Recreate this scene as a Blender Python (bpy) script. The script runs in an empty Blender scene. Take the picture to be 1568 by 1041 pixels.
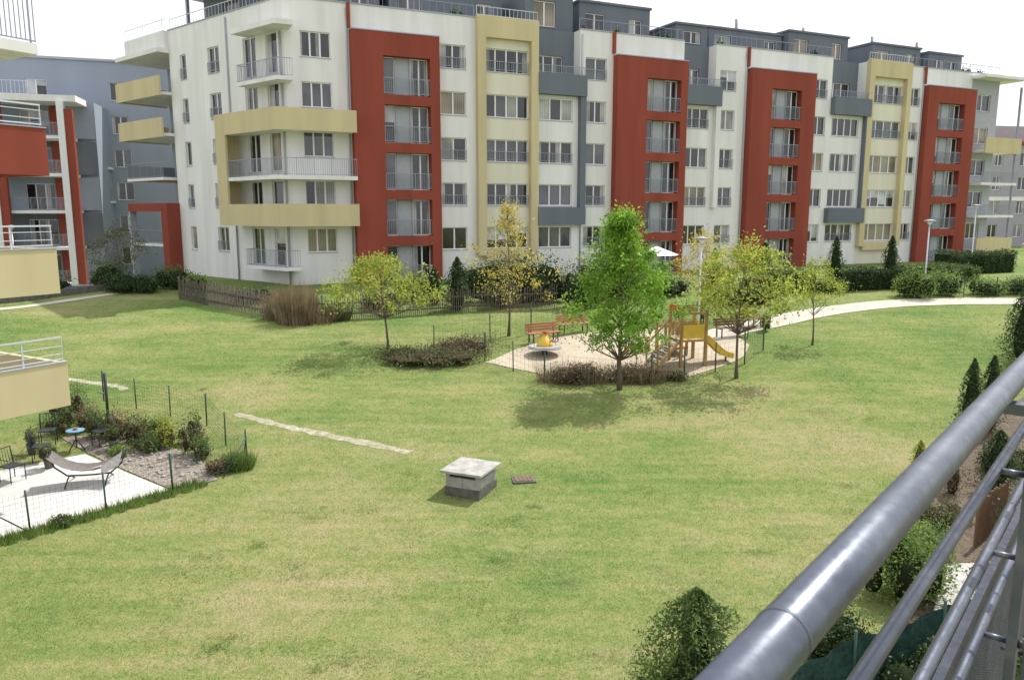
import bpy, bmesh, math, random
import numpy as np
from mathutils import Vector, Matrix
random.seed(7); rng=np.random.default_rng(7)
scene=bpy.context.scene
EYE=7.6
# ------------------------------------------------------------------ terrain
def _sp(t,r=0.03):
    a=np.clip(t/r,-40,40); return np.where(t/r>40,t,r*np.log1p(np.exp(a)))
def _ss(t):
    t=np.clip(t,0,1); return t*t*(3-2*t)
def gz(x,y):
    x=np.asarray(x,float); y=np.asarray(y,float)
    t=(y-20)/28
    z=3.1*(_sp(t)-_sp(t-1))
    z=z-1.9*_ss((-25.5-x)/2.0)*_ss((y-45.8)/1.6)
    z=z+0.03*np.sin(x*0.55+1)*np.sin(y*0.45)*_ss((46-y)/6)
    return z
def g(x,y): return float(gz(x,y))
# ------------------------------------------------------------------ materials
MATS={}
def newmat(name):
    m=bpy.data.materials.new(name); m.use_nodes=True
    nt=m.node_tree; b=nt.nodes["Principled BSDF"]; return m,nt,b
def N(nt,t,**k):
    n=nt.nodes.new(t)
    for a,v in k.items(): setattr(n,a,v)
    return n
def noise(nt,vec,scale,detail=4,rough=0.55):
    n=N(nt,"ShaderNodeTexNoise"); n.inputs["Scale"].default_value=scale
    n.inputs["Detail"].default_value=detail; n.inputs["Roughness"].default_value=rough
    nt.links.new(vec,n.inputs["Vector"]); return n.outputs["Fac"]
def ramp(nt,fac,stops):
    r=N(nt,"ShaderNodeValToRGB"); e=r.color_ramp.elements
    while len(e)<len(stops): e.new(0.5)
    for i,(p,c) in enumerate(stops):
        e[i].position=p; e[i].color=(c[0],c[1],c[2],1)
    nt.links.new(fac,r.inputs["Fac"]); return r.outputs["Color"]
def mix(nt,f,a,b,mode='MIX'):
    m=N(nt,"ShaderNodeMix",data_type='RGBA',blend_type=mode)
    for s,v in ((m.inputs[0],f),(m.inputs[6],a),(m.inputs[7],b)):
        if hasattr(v,"links"): nt.links.new(v,s)
        else: s.default_value=v if not isinstance(v,tuple) else (v[0],v[1],v[2],1)
    return m.outputs[2]
def bump(nt,b,h,st=0.3,dist=0.02):
    n=N(nt,"ShaderNodeBump"); n.inputs["Strength"].default_value=st; n.inputs["Distance"].default_value=dist
    nt.links.new(h,n.inputs["Height"]); nt.links.new(n.outputs[0],b.inputs["Normal"])
def simple(name,col,rough=0.8,metal=0.0,var=0.12,scale=3.0,bs=0.0,bscale=60,streak=False,spec=0.4):
    m,nt,b=newmat(name)
    geo=N(nt,"ShaderNodeNewGeometry").outputs["Position"]
    vec=geo
    if streak:
        mp=N(nt,"ShaderNodeMapping"); mp.inputs["Scale"].default_value=(1,1,0.12)
        nt.links.new(geo,mp.inputs["Vector"]); vec=mp.outputs[0]
    f=noise(nt,vec,scale,2,0.6)
    c1=tuple(c*(1-var) for c in col); c2=tuple(min(1,c*(1+var)) for c in col)
    c=ramp(nt,f,[(0.3,c1),(0.7,c2)])
    nt.links.new(c,b.inputs["Base Color"])
    b.inputs["Roughness"].default_value=rough; b.inputs["Metallic"].default_value=metal
    b.inputs["Specular IOR Level"].default_value=spec
    if bs>0: bump(nt,b,noise(nt,geo,bscale,2),bs,0.01)
    MATS[name]=m; return m
M_white=simple("plaster_white",(0.75,0.74,0.725),0.9,var=0.08,scale=1.1,streak=True)
M_cream=simple("plaster_cream",(0.70,0.66,0.54),0.9,var=0.06,scale=0.9,streak=True)
M_yellow=simple("plaster_yellow",(0.57,0.49,0.29),0.9,var=0.08,scale=0.9,streak=True)
M_red=simple("plaster_red",(0.27,0.064,0.043),0.9,var=0.12,scale=0.8,streak=True,spec=.2)
M_grey=simple("plaster_grey",(0.145,0.165,0.195),0.9,var=0.08,scale=0.9,streak=True)
M_bluegrey=simple("plaster_bluegrey",(0.29,0.325,0.39),0.9,var=0.05,scale=0.6,streak=True)
M_lgrey=simple("panel_lightgrey",(0.37,0.39,0.42),0.6,var=0.05)
M_mauve=simple("plaster_mauve",(0.36,0.34,0.38),0.9,var=0.05)
M_roof=simple("roof_membrane",(0.25,0.25,0.25),0.9)
M_frame=simple("window_frame_pvc",(0.78,0.78,0.78),0.35,var=0.02)
M_rail=simple("railing_steel",(0.28,0.31,0.36),0.45,0.3,var=0.06)
M_railw=simple("railing_light",(0.60,0.63,0.68),0.4,0.2,var=0.04)
M_conc=simple("concrete",(0.36,0.35,0.325),0.92,var=0.25,scale=4,bs=0.4,bscale=40)
M_concd=simple("concrete_dark",(0.12,0.115,0.10),0.95,var=0.3,scale=6,bs=0.5,bscale=40)
M_pave=simple("patio_paving",(0.56,0.545,0.52),0.9,var=0.08,scale=2,bs=0.2,bscale=30)
M_wood=simple("wood_golden",(0.40,0.26,0.11),0.7,var=0.25,scale=9,streak=True)
M_woodd=simple("wood_weathered",(0.16,0.135,0.11),0.9,var=0.35,scale=8)
M_slat=simple("bench_slat_red",(0.42,0.17,0.11),0.55,var=0.12)
M_slatb=simple("bench_slat_brown",(0.16,0.09,0.055),0.6,var=0.2)
M_ylw=simple("plastic_yellow",(0.74,0.50,0.07),0.45,var=0.08)
M_redp=simple("plastic_red",(0.5,0.06,0.03),0.4,var=0.05)
M_black=simple("metal_dark",(0.03,0.032,0.035),0.5,0.2,var=0.1)
M_green=simple("post_green",(0.03,0.075,0.05),0.5,0.0,var=0.1)
M_bark=simple("bark",(0.13,0.10,0.075),0.95,var=0.35,scale=14,bs=0.6,bscale=50)
M_core=simple("foliage_core",(0.022,0.032,0.014),1.0,var=0.3,spec=0.05)  # near-black colour stands in for the shaded inside of foliage
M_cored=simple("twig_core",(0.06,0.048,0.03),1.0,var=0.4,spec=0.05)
M_carb=simple("car_paint_blue",(0.05,0.10,0.22),0.25,0.3,var=0.02)
M_cars=simple("car_paint_silver",(0.5,0.52,0.55),0.25,0.5,var=0.02)
M_tyre=simple("rubber",(0.02,0.02,0.02),0.9)
M_asph=simple("asphalt",(0.06,0.06,0.062),0.95,var=0.15,scale=2)
M_cloth=simple("cloth_taupe",(0.17,0.15,0.145),0.9,var=0.15,scale=7)
M_blank=simple("blanket_pale",(0.50,0.47,0.46),0.95,var=0.2,scale=12)
M_awn=simple("awning_grey",(0.20,0.20,0.21),0.9,var=0.1)
M_blue=simple("table_blue",(0.16,0.30,0.45),0.4,var=0.05)
M_pot=simple("terracotta",(0.30,0.13,0.08),0.85)
M_whitep=simple("painted_white",(0.76,0.76,0.76),0.5,var=0.03)
M_rust=simple("rusty_iron",(0.17,0.12,0.085),.9,var=.3,scale=12)
def glassmat(name,col,rough=0.06,fold_shade=0):
    m,nt,b=newmat(name)
    geo=N(nt,"ShaderNodeNewGeometry").outputs["Position"]
    f=noise(nt,geo,0.7,1)
    c=ramp(nt,f,[(0.3,tuple(x*0.55 for x in col)),(0.7,tuple(x*1.35 for x in col))])
    if fold_shade:
        w=N(nt,"ShaderNodeTexWave",bands_direction='DIAGONAL'); w.inputs["Scale"].default_value=3.5
        mp=N(nt,"ShaderNodeMapping"); mp.inputs["Scale"].default_value=(1,1,0.02)
        nt.links.new(geo,mp.inputs["Vector"]); nt.links.new(mp.outputs[0],w.inputs["Vector"])
        w.inputs["Distortion"].default_value=2.0
        cc=ramp(nt,w.outputs["Fac"],[(0,(0.6,0.6,0.6)),(1,(1,1,1))])  # shading of the curtain folds painted into the colour as darker bands
        c=mix(nt,1.0,c,cc,'MULTIPLY')
    nt.links.new(c,b.inputs["Base Color"])
    b.inputs["Roughness"].default_value=0.5 if fold_shade else rough
    b.inputs["Coat Weight"].default_value=.6; b.inputs["Coat Roughness"].default_value=0.03
    b.inputs["Specular IOR Level"].default_value=0.5
    return m
G_dark=glassmat("glass_dark",(0.022,0.024,0.026))
G_mid=glassmat("glass_mid",(0.085,0.092,0.10))
G_curt=glassmat("curtain_white",(0.40,0.40,0.38),fold_shade=1)
G_curt2=glassmat("curtain_tan",(0.28,0.24,0.17),fold_shade=1)
G_blind=glassmat("roller_blind",(0.44,0.44,0.44))
def handrail_mat():
    m,nt,b=newmat("handrail_galvanised")
    geo=N(nt,"ShaderNodeNewGeometry").outputs["Position"]
    f=noise(nt,geo,9,5,0.65); f2=noise(nt,geo,45,3,0.6)
    c=ramp(nt,f,[(0.3,(0.085,0.098,0.13)),(0.55,(0.12,0.135,0.17)),(0.75,(0.18,0.195,0.23))])
    nt.links.new(c,b.inputs["Base Color"]); b.inputs["Metallic"].default_value=0.55
    r=ramp(nt,f2,[(0.3,(0.27,)*3),(0.7,(0.48,)*3)]); nt.links.new(r,b.inputs["Roughness"])
    bump(nt,b,f2,0.14,0.002); return m
M_hand=handrail_mat()
def lawn_color(nt,mult=1.0):
    geo=N(nt,"ShaderNodeNewGeometry").outputs["Position"]
    mp=N(nt,"ShaderNodeMapping"); mp.inputs["Rotation"].default_value=(0,0,0.5); mp.inputs["Scale"].default_value=(0.7,1.1,1)
    nt.links.new(geo,mp.inputs["Vector"])
    mp2=N(nt,"ShaderNodeMapping"); mp2.inputs["Rotation"].default_value=(0,0,-0.42); mp2.inputs["Scale"].default_value=(0.22,2.4,1)
    nt.links.new(geo,mp2.inputs["Vector"])
    a=noise(nt,mp.outputs[0],0.17,1,0.5); b_=noise(nt,mp.outputs[0],0.7,3,0.75); c_=noise(nt,geo,3.6,3,0.8); e_=noise(nt,mp2.outputs[0],0.9,2,0.6)
    def mth(op,x,y):
        m=N(nt,"ShaderNodeMath",operation=op)
        for s,v in ((m.inputs[0],x),(m.inputs[1],y)):
            if hasattr(v,"links"): nt.links.new(v,s)
            else: s.default_value=v
        return m.outputs[0]
    s=mth('ADD',mth('MULTIPLY',a,0.75),mth('MULTIPLY',b_,0.62))
    s=mth('ADD',s,mth('MULTIPLY',c_,0.58)); s=mth('ADD',s,mth('MULTIPLY',e_,0.42)); s=mth('SUBTRACT',s,0.70)
    sx=N(nt,"ShaderNodeSeparateXYZ"); nt.links.new(geo,sx.inputs[0])
    yy=N(nt,"ShaderNodeMapRange"); nt.links.new(sx.outputs[1],yy.inputs[0])
    yy.inputs[1].default_value=12; yy.inputs[2].default_value=40; yy.inputs[3].default_value=-0.06; yy.inputs[4].default_value=0.10
    s=mth('ADD',s,yy.outputs[0])
    k=mult
    col=ramp(nt,s,[(0.20,(0.41*k,0.36*k,0.205*k)),(0.38,(0.33*k,0.335*k,0.145*k)),(0.54,(0.24*k,0.295*k,0.10*k)),(0.76,(0.145*k,0.235*k,0.065*k))])
    return col,geo
def lawn_mat():
    m,nt,b=newmat("lawn"); c,geo=lawn_color(nt,0.88)
    f=noise(nt,geo,22,3,0.8)
    c=mix(nt,1.0,c,ramp(nt,f,[(0.3,(0.70,0.73,0.66)),(0.7,(1.2,1.18,1.18))]),'MULTIPLY')
    nt.links.new(c,b.inputs["Base Color"]); b.inputs["Roughness"].default_value=0.95; b.inputs["Specular IOR Level"].default_value=0.1
    bump(nt,b,f,0.8,0.06); return m
def blade_mat():
    m,nt,b=newmat("grass_blades"); c,geo=lawn_color(nt,1.25)
    r=N(nt,"ShaderNodeNewGeometry").outputs["Random Per Island"]
    v=ramp(nt,r,[(0,(0.62,0.7,0.55)),(0.6,(1,1,1)),(1,(1.5,1.35,1.4))])
    c=mix(nt,1.0,c,v,'MULTIPLY'); nt.links.new(c,b.inputs["Base Color"])
    b.inputs["Roughness"].default_value=0.6; b.inputs["Specular IOR Level"].default_value=0.2
    tr=N(nt,"ShaderNodeBsdfTranslucent"); nt.links.new(c,tr.inputs[0])
    ms=N(nt,"ShaderNodeMixShader"); ms.inputs[0].default_value=0.35
    nt.links.new(b.outputs[0],ms.inputs[1]); nt.links.new(tr.outputs[0],ms.inputs[2])
    nt.links.new(ms.outputs[0],nt.nodes["Material Output"].inputs[0]); return m
M_lawn=lawn_mat(); M_blade=blade_mat()
def granular(name,c1,c2,c3,scale=25,bs=0.6):
    m,nt,b=newmat(name); geo=N(nt,"ShaderNodeNewGeometry").outputs["Position"]
    f=noise(nt,geo,scale,3,0.75); f2=noise(nt,geo,1.1,3,0.6)
    c=ramp(nt,f,[(0.32,c1),(0.5,c2),(0.68,c3)])
    c=mix(nt,1.0,c,ramp(nt,f2,[(0.3,(0.78,0.76,0.72)),(0.7,(1,1,1))]),'MULTIPLY')
    nt.links.new(c,b.inputs["Base Color"]); b.inputs["Roughness"].default_value=0.95
    bump(nt,b,f,bs,0.03); return m
M_sand=granular("sand",(0.38,0.32,0.23),(0.49,0.42,0.32),(0.56,0.49,0.39),9,0.3)
M_path=granular("path_gravel",(0.44,0.41,0.34),(0.54,0.50,0.43),(0.62,0.58,0.52),20,0.3)
M_worn=granular("worn_path",(0.24,0.25,0.13),(0.38,0.36,0.26),(0.52,0.49,0.41),5,0.4)
M_bed=granular("pebble_bed",(0.10,0.085,0.065),(0.26,0.225,0.19),(0.50,0.46,0.42),13,1.0)
M_soil=granular("soil",(0.06,0.045,0.03),(0.12,0.09,0.06),(0.2,0.16,0.11),12,0.8)
def leafmat(name,cols,trans=0.45):
    m,nt,b=newmat(name)
    gn=N(nt,"ShaderNodeNewGeometry")
    c=ramp(nt,gn.outputs["Random Per Island"],[(i/(len(cols)-1),c) for i,c in enumerate(cols)])
    f=noise(nt,gn.outputs["Position"],1.6,1)
    c=mix(nt,1.0,c,ramp(nt,f,[(0.3,(0.65,0.68,0.65)),(0.7,(1.2,1.15,1.1))]),'MULTIPLY')
    nt.links.new(c,b.inputs["Base Color"]); b.inputs["Roughness"].default_value=0.55; b.inputs["Specular IOR Level"].default_value=0.3
    tr=N(nt,"ShaderNodeBsdfTranslucent"); nt.links.new(c,tr.inputs[0])
    ms=N(nt,"ShaderNodeMixShader"); ms.inputs[0].default_value=trans
    nt.links.new(b.outputs[0],ms.inputs[1]); nt.links.new(tr.outputs[0],ms.inputs[2])
    nt.links.new(ms.outputs[0],nt.nodes["Material Output"].inputs[0]); return m
L_bright=leafmat("leaves_bright",[(0.14,0.28,0.03),(0.23,0.42,0.05),(0.34,0.56,0.10)],0.55)
L_yellow=leafmat("leaves_yellow",[(0.36,0.34,0.07),(0.52,0.46,0.11),(0.66,0.55,0.20)],0.55)
L_ygreen=leafmat("leaves_yellowgreen",[(0.24,0.35,0.05),(0.38,0.46,0.08),(0.54,0.52,0.14)],0.55)
L_dark=leafmat("leaves_dark",[(0.03,0.06,0.018),(0.05,0.095,0.03),(0.085,0.13,0.045)],0.25)
L_mid=leafmat("leaves_mid",[(0.07,0.12,0.03),(0.11,0.18,0.05),(0.17,0.24,0.08)],0.35)
L_greyg=leafmat("leaves_greygreen",[(0.08,0.11,0.06),(0.14,0.18,0.10),(0.20,0.23,0.14)],0.3)
L_brown=leafmat("leaves_brown",[(0.15,0.11,0.07),(0.26,0.19,0.13),(0.28,0.23,0.13)],0.3)
L_olive=leafmat("leaves_olive",[(0.09,0.11,0.05),(0.15,0.155,0.075),(0.20,0.22,0.09)],0.3)
L_straw=leafmat("dry_reed",[(0.22,0.16,0.10),(0.32,0.25,0.16),(0.42,0.34,0.24)],0.3)
L_light=leafmat("leaves_light",[(0.13,0.21,0.05),(0.20,0.31,0.08),(0.29,0.40,0.12)],0.45)
L_clov=leafmat("clover_leaves",[(0.17,0.27,0.07),(0.23,0.34,0.10),(0.30,0.42,0.14)],0.5)
L_clip=leafmat("grass_clippings",[(0.34,0.33,0.18),(0.44,0.42,0.26),(0.52,0.50,0.34)],0.45)
# ------------------------------------------------------------------ mesh helpers
def link(o): scene.collection.objects.link(o); return o
class MB:
    def __init__(s): s.v=[];s.f=[];s.m=[];s.sm=[];s.mats=[]
    def mi(s,mat):
        if mat not in s.mats: s.mats.append(mat)
        return s.mats.index(mat)
    def poly(s,pts,mat,sm=False):
        b=len(s.v); s.v.extend([tuple(p) for p in pts]); s.f.append(tuple(range(b,b+len(pts)))); s.m.append(s.mi(mat)); s.sm.append(sm)
    def box(s,x0,x1,y0,y1,z0,z1,mat,M=None):
        b=len(s.v)
        P=[(x0,y0,z0),(x1,y0,z0),(x1,y1,z0),(x0,y1,z0),(x0,y0,z1),(x1,y0,z1),(x1,y1,z1),(x0,y1,z1)]
        if M is not None: P=[tuple(M@Vector(p)) for p in P]
        s.v.extend(P); k=s.mi(mat)
        for f in ((0,3,2,1),(4,5,6,7),(0,1,5,4),(1,2,6,5),(2,3,7,6),(3,0,4,7)):
            s.f.append(tuple(b+i for i in f)); s.m.append(k); s.sm.append(False)
    def beam(s,a,b,w,h,mat):
        a=Vector(a);b=Vector(b);d=b-a;L=d.length
        q=d.to_track_quat('X','Z'); M=Matrix.Translation(a)@q.to_matrix().to_4x4()
        s.box(0,L,-w/2,w/2,-h/2,h/2,mat,M)
    def tube(s,pts,radii,mat,n=8,caps=True,sm=True):
        pts=[Vector(p) for p in pts]; k=s.mi(mat); rings=[]
        if not hasattr(radii,'__len__'): radii=[radii]*len(pts)
        for i,p in enumerate(pts):
            d=(pts[min(i+1,len(pts)-1)]-pts[max(i-1,0)]).normalized()
            ref=Vector((0,0,1)) if abs(d.z)<0.9 else Vector((1,0,0))
            u=d.cross(ref).normalized(); w=d.cross(u)
            b=len(s.v)
            for j in range(n):
                a=2*math.pi*j/n; s.v.append(tuple(p+(u*math.cos(a)+w*math.sin(a))*radii[i]))
            rings.append(b)
        for i in range(len(rings)-1):
            for j in range(n):
                s.f.append((rings[i]+j,rings[i]+(j+1)%n,rings[i+1]+(j+1)%n,rings[i+1]+j)); s.m.append(k); s.sm.append(sm)
        if caps:
            s.f.append(tuple(rings[0]+j for j in range(n))[::-1]); s.m.append(k); s.sm.append(False)
            s.f.append(tuple(rings[-1]+j for j in range(n))); s.m.append(k); s.sm.append(False)
    def prism(s,outline,z0,z1,mat):
        n=len(outline)
        s.poly([(x,y,z0) for x,y in outline][::-1],mat); s.poly([(x,y,z1) for x,y in outline],mat)
        for i in range(n):
            a=outline[i];b=outline[(i+1)%n]
            s.poly([(a[0],a[1],z0),(b[0],b[1],z0),(b[0],b[1],z1),(a[0],a[1],z1)],mat)
    def build(s,name,M=None,parent=None):
        me=bpy.data.meshes.new(name); me.from_pydata(s.v,[],s.f)
        for m in s.mats: me.materials.append(m)
        me.polygons.foreach_set("material_index",s.m); me.polygons.foreach_set("use_smooth",s.sm); me.update()
        o=link(bpy.data.objects.new(name,me))
        if parent: o.parent=parent
        if M is not None: o.matrix_local=M
        return o
    def build_split(s,M=None,parent=None,suffix=""):
        for k,m in enumerate(s.mats):
            idx=[i for i,q in enumerate(s.m) if q==k]
            t=MB(); mp={}
            for i in idx:
                ff=[]
                for vi in s.f[i]:
                    if vi not in mp: mp[vi]=len(t.v); t.v.append(s.v[vi])
                    ff.append(mp[vi])
                t.f.append(tuple(ff)); t.m.append(0); t.sm.append(s.sm[i])
            t.mats=[m]; t.build(m.name+suffix,M,parent)
def empty(name,M=None):
    e=link(bpy.data.objects.new(name,None)); e.empty_display_size=0.5
    if M is not None: e.matrix_world=M
    return e
def npmesh(name,V,k,mat,parent=None):
    n=len(V)//k; me=bpy.data.meshes.new(name)
    me.vertices.add(len(V)); me.vertices.foreach_set("co",V.astype(np.float32).ravel())
    me.loops.add(len(V)); me.loops.foreach_set("vertex_index",np.arange(len(V),dtype=np.int32))
    me.polygons.add(n); me.polygons.foreach_set("loop_start",np.arange(0,len(V),k,dtype=np.int32))
    me.polygons.foreach_set("loop_total",np.full(n,k,dtype=np.int32))
    me.materials.append(mat); me.update(calc_edges=True)
    o=link(bpy.data.objects.new(name,me))
    if parent: o.parent=parent
    return o
def leaves(P,size,aspect=0.55,up=0.0,seed=None):
    n=len(P); u=rng.normal(size=(n,3)); u[:,2]=u[:,2]*(1-abs(up))+up*1.5
    u/=np.linalg.norm(u,axis=1)[:,None]
    w=rng.normal(size=(n,3)); w=np.cross(u,w); w/=np.linalg.norm(w,axis=1)[:,None]+1e-9
    s=(size*rng.uniform(0.6,1.35,n))[:,None]
    V=np.empty((n,4,3)); V[:,0]=P-u*s*0.5; V[:,1]=P+w*s*0.5*aspect-u*s*.05; V[:,2]=P+u*s*0.5; V[:,3]=P-w*s*0.5*aspect-u*s*.05
    return V.reshape(-1,3)
PROF={'cone':[(0,.66),(.12,.95),(.3,1),(.55,.80),(.78,.46),(.92,.2),(1,.05)],
      'round':[(0,.55),(.25,1),(.55,.97),(.82,.62),(1,.12)],
      'flat':[(0,.8),(.25,1),(.6,.85),(.85,.5),(1,.15)],
      'spire':[(0,.85),(.2,1),(.45,.75),(.65,.35),(.85,.14),(1,.04)]}
def tree(x,y,h,cw,cb,nclump,nleaf,ls,mat,prof='round',name="tree",cr=0.32,tr=0.06,lean=(0,0),rag=.2):
    z0=g(x,y); par=empty(name,Matrix.Translation((x,y,z0)))
    pr=PROF[prof]; xs=[p[0] for p in pr]; ys=[p[1] for p in pr]
    mb=MB(); 
    tp=[]; nseg=9
    for i in range(nseg):
        t=i/(nseg-1); tp.append(Vector((lean[0]*t+0.05*math.sin(t*5+x),lean[1]*t+0.04*math.sin(t*4+y),(h*0.93)*t-0.05 if i else -0.1)))
    rad=[tr*(1.5 if i==0 else 1)*(1-0.88*i/(nseg-1)) for i in range(nseg)]
    mb.tube(tp,rad,M_bark,8)
    def tpos(z):
        t=max(0,min(1,z/(h*0.93))); k=t*(nseg-1); i=min(int(k),nseg-2); return tp[i].lerp(tp[i+1],k-i)
    C=[]
    for i in range(nclump):
        u=(i+random.random())/nclump; u=u**0.9
        r=np.interp(u,xs,ys)*cw/2*math.sqrt(random.uniform(0.12,1))
        r*=random.uniform(1-rag,1+rag*1.3); a=i*2.39996+random.uniform(-.5,.5)
        zc=cb+(h-cb)*u+random.uniform(-.15,.15)
        c=Vector((lean[0]*u+r*math.cos(a),lean[1]*u+r*math.sin(a),zc)); C.append(c)
        st=tpos(max(cb*0.75,zc-r*0.75-0.25)); mid=st.lerp(c,0.5)+Vector((0,0,-0.08*r))
        mb.tube([st,mid,c],[tr*0.42*(1-u*0.6),tr*0.25*(1-u*.6),tr*0.07],M_bark,5,False)
    per=nleaf//nclump; P=[]
    for c in C:
        k=int(per*random.uniform(0.3,1.7)); s=cr*random.uniform(0.55,1.35)
        q=rng.normal(size=(k,3))*np.array([s,s,s*0.75]); P.append(q+np.array(c))
    P=np.concatenate(P); P=P[P[:,2]>cb*0.75]
    mb.build("trunk_and_limbs",None,par); npmesh("crown_leaves",leaves(P,ls),4,mat,par)
    return par
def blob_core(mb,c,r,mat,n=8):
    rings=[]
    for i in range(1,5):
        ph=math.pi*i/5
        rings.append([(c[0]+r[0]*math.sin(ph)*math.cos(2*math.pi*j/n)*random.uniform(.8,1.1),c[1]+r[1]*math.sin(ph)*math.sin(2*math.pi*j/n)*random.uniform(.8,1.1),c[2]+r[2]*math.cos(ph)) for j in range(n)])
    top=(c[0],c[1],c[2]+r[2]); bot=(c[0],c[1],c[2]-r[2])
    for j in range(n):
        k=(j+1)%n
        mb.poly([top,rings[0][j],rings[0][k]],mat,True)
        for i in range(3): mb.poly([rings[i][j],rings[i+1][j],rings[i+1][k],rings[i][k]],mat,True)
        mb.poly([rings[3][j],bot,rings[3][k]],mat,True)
def bush(x,y,w,d,h,n,ls,mat,name="shrub",core=M_core,up=0.0,lump=9,rot=0,z=None,aspect=.55,cs=.72):
    z0=g(x,y) if z is None else z
    par=empty(name,Matrix.Translation((x,y,z0))@Matrix.Rotation(rot,4,'Z'))
    mb=MB(); P=[]
    for i in range(lump):
        a=random.uniform(0,6.28); r=math.sqrt(random.random())*0.66
        cx,cy=r*w/2*math.cos(a)*1.2,r*d/2*math.sin(a)*1.2
        s=random.uniform(.65,1.15); hh=h*random.uniform(0.6,1.08)*(1-0.3*r)
        rx,ry,rz=w*0.28*s,d*0.28*s,hh*0.5
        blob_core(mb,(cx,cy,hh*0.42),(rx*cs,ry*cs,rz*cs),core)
        k=n//lump; q=rng.normal(size=(k,3)); q/=np.linalg.norm(q,axis=1)[:,None]
        q*=rng.uniform(.6,1.22,(k,1))
        P.append(q*np.array([rx,ry,rz*1.05])+np.array([cx,cy,hh*0.5]))
    P=np.concatenate(P); P=P[P[:,2]>0.0]
    mb.build("dark_core",None,par); npmesh("foliage",leaves(P,ls,aspect,up),4,mat,par); return par  # core blobs are added dark filler that blocks the view through the leaves
def hedge(pts,w,h,mat,name="hedge",dens=260,ls=0.11,core=M_core,wob=0.2):
    mb=MB(); P=[]
    par=empty(name,Matrix.Translation((0,0,0)))
    for (a,b) in zip(pts[:-1],pts[1:]):
        L=math.dist(a,b); n=max(1,int(L/0.8)); dx,dy=(b[0]-a[0])/L,(b[1]-a[1])/L
        for i in range(n):
            t=(i+.5)/n; cx,cy=a[0]+(b[0]-a[0])*t,a[1]+(b[1]-a[1])*t; z0=g(cx,cy)
            hh=h*random.uniform(1-wob,1+wob); ww=w*random.uniform(.85,1.15)
            M=Matrix.Translation((cx,cy,z0))@Matrix.Rotation(math.atan2(dy,dx),4,'Z')
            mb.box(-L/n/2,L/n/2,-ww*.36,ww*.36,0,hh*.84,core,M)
            k=int(dens*(L/n)*(h*2+w)); q=rng.uniform(-1,1,(k,3))
            s=rng.integers(0,3,k); e=rng.uniform(.72,1.12,k)
            q[s<2,1]=np.where(rng.random((s<2).sum())<.65,-1,1)*e[s<2]; q[s==2,2]=e[s==2]
            Q=np.stack([q[:,0]*L/n*.56,q[:,1]*ww/2,(q[:,2]*.5+.5)*hh],1)
            Q+=rng.normal(size=Q.shape)*0.05
            c,si=dx,dy
            P.append(np.stack([cx+Q[:,0]*c-Q[:,1]*si,cy+Q[:,0]*si+Q[:,1]*c,z0+Q[:,2]],1))
    mb.build("dark_core",None,par); npmesh("foliage",leaves(np.concatenate(P),ls),4,mat,par); return par  # core boxes are added filler, a dark hedge interior put into the colour
def thuja(x,y,h,w,n,ls,mat=L_dark,name="conifer",core=M_core,lob=1.0):
    z0=g(x,y); par=empty(name,Matrix.Translation((x,y,z0))); mb=MB()
    cw=.32 if lob<=1 else .2
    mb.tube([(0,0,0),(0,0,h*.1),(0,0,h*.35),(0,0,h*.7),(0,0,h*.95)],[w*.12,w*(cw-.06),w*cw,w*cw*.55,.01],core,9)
    u=rng.random(n)**0.8; r=np.interp(u,[0,.1,.3,.6,.85,1],[.7,.95,1,.7,.35,.04])*w/2
    a=rng.random(n)*6.283; r=r*(1+lob*(.26*np.sin(a*3+u*9)+.18*np.sin(a*7+u*17)+.1*np.sin(a*11-u*40)))*rng.uniform(.65,1.2,n)
    P=np.stack([r*np.cos(a),r*np.sin(a),u*h+.12*lob*np.sin(a*5)*(1-u)],1); P=P[P[:,2]>0]
    mb.build("dark_inner_cone",None,par); npmesh("foliage",leaves(P,ls,.35,0.5),4,mat,par); return par  # wide tube is an added dark core, shaded interior put into its colour
def sheet(name,outline,mat,dz):
    bm=bmesh.new(); vs=[bm.verts.new((x,y,0)) for x,y in outline]; bm.faces.new(vs)
    ys=[p[1] for p in outline]; xs=[p[0] for p in outline]
    for ax,lo,hi in ((1,min(ys),max(ys)),(0,min(xs),max(xs))):
        t=math.ceil(lo)
        while t<hi:
            no=(0,1,0) if ax else (1,0,0); co=(0,t,0) if ax else (t,0,0)
            bmesh.ops.bisect_plane(bm,geom=bm.verts[:]+bm.edges[:]+bm.faces[:],plane_co=co,plane_no=no); t+=1.0
    for v in bm.verts: v.co.z=g(v.co.x,v.co.y)+dz
    bmesh.ops.triangulate(bm,faces=bm.faces[:])
    me=bpy.data.meshes.new(name); bm.to_mesh(me); bm.free(); me.materials.append(mat)
    return link(bpy.data.objects.new(name,me))
def strip(pts,w,jit=.18):
    L=[];R=[]
    for i,p in enumerate(pts):
        a=pts[max(i-1,0)];b=pts[min(i+1,len(pts)-1)]; d=math.hypot(b[0]-a[0],b[1]-a[1]); nx,ny=-(b[1]-a[1])/d,(b[0]-a[0])/d
        wl=w*(1+random.uniform(-jit,jit)); wr=w*(1+random.uniform(-jit,jit))
        L.append((p[0]+nx*wl/2,p[1]+ny*wl/2)); R.append((p[0]-nx*wr/2,p[1]-ny*wr/2))
    return L+R[::-1]
def smooth(pts,n=5):
    out=[]
    for i in range(len(pts)-1):
        p0=pts[max(i-1,0)];p1=pts[i];p2=pts[i+1];p3=pts[min(i+2,len(pts)-1)]
        for k in range(n):
            t=k/n
            out.append(tuple(0.5*((2*p1[j])+(-p0[j]+p2[j])*t+(2*p0[j]-5*p1[j]+4*p2[j]-p3[j])*t*t+(-p0[j]+3*p1[j]-3*p2[j]+p3[j])*t**3) for j in (0,1)))
    out.append(pts[-1]); return out
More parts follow.
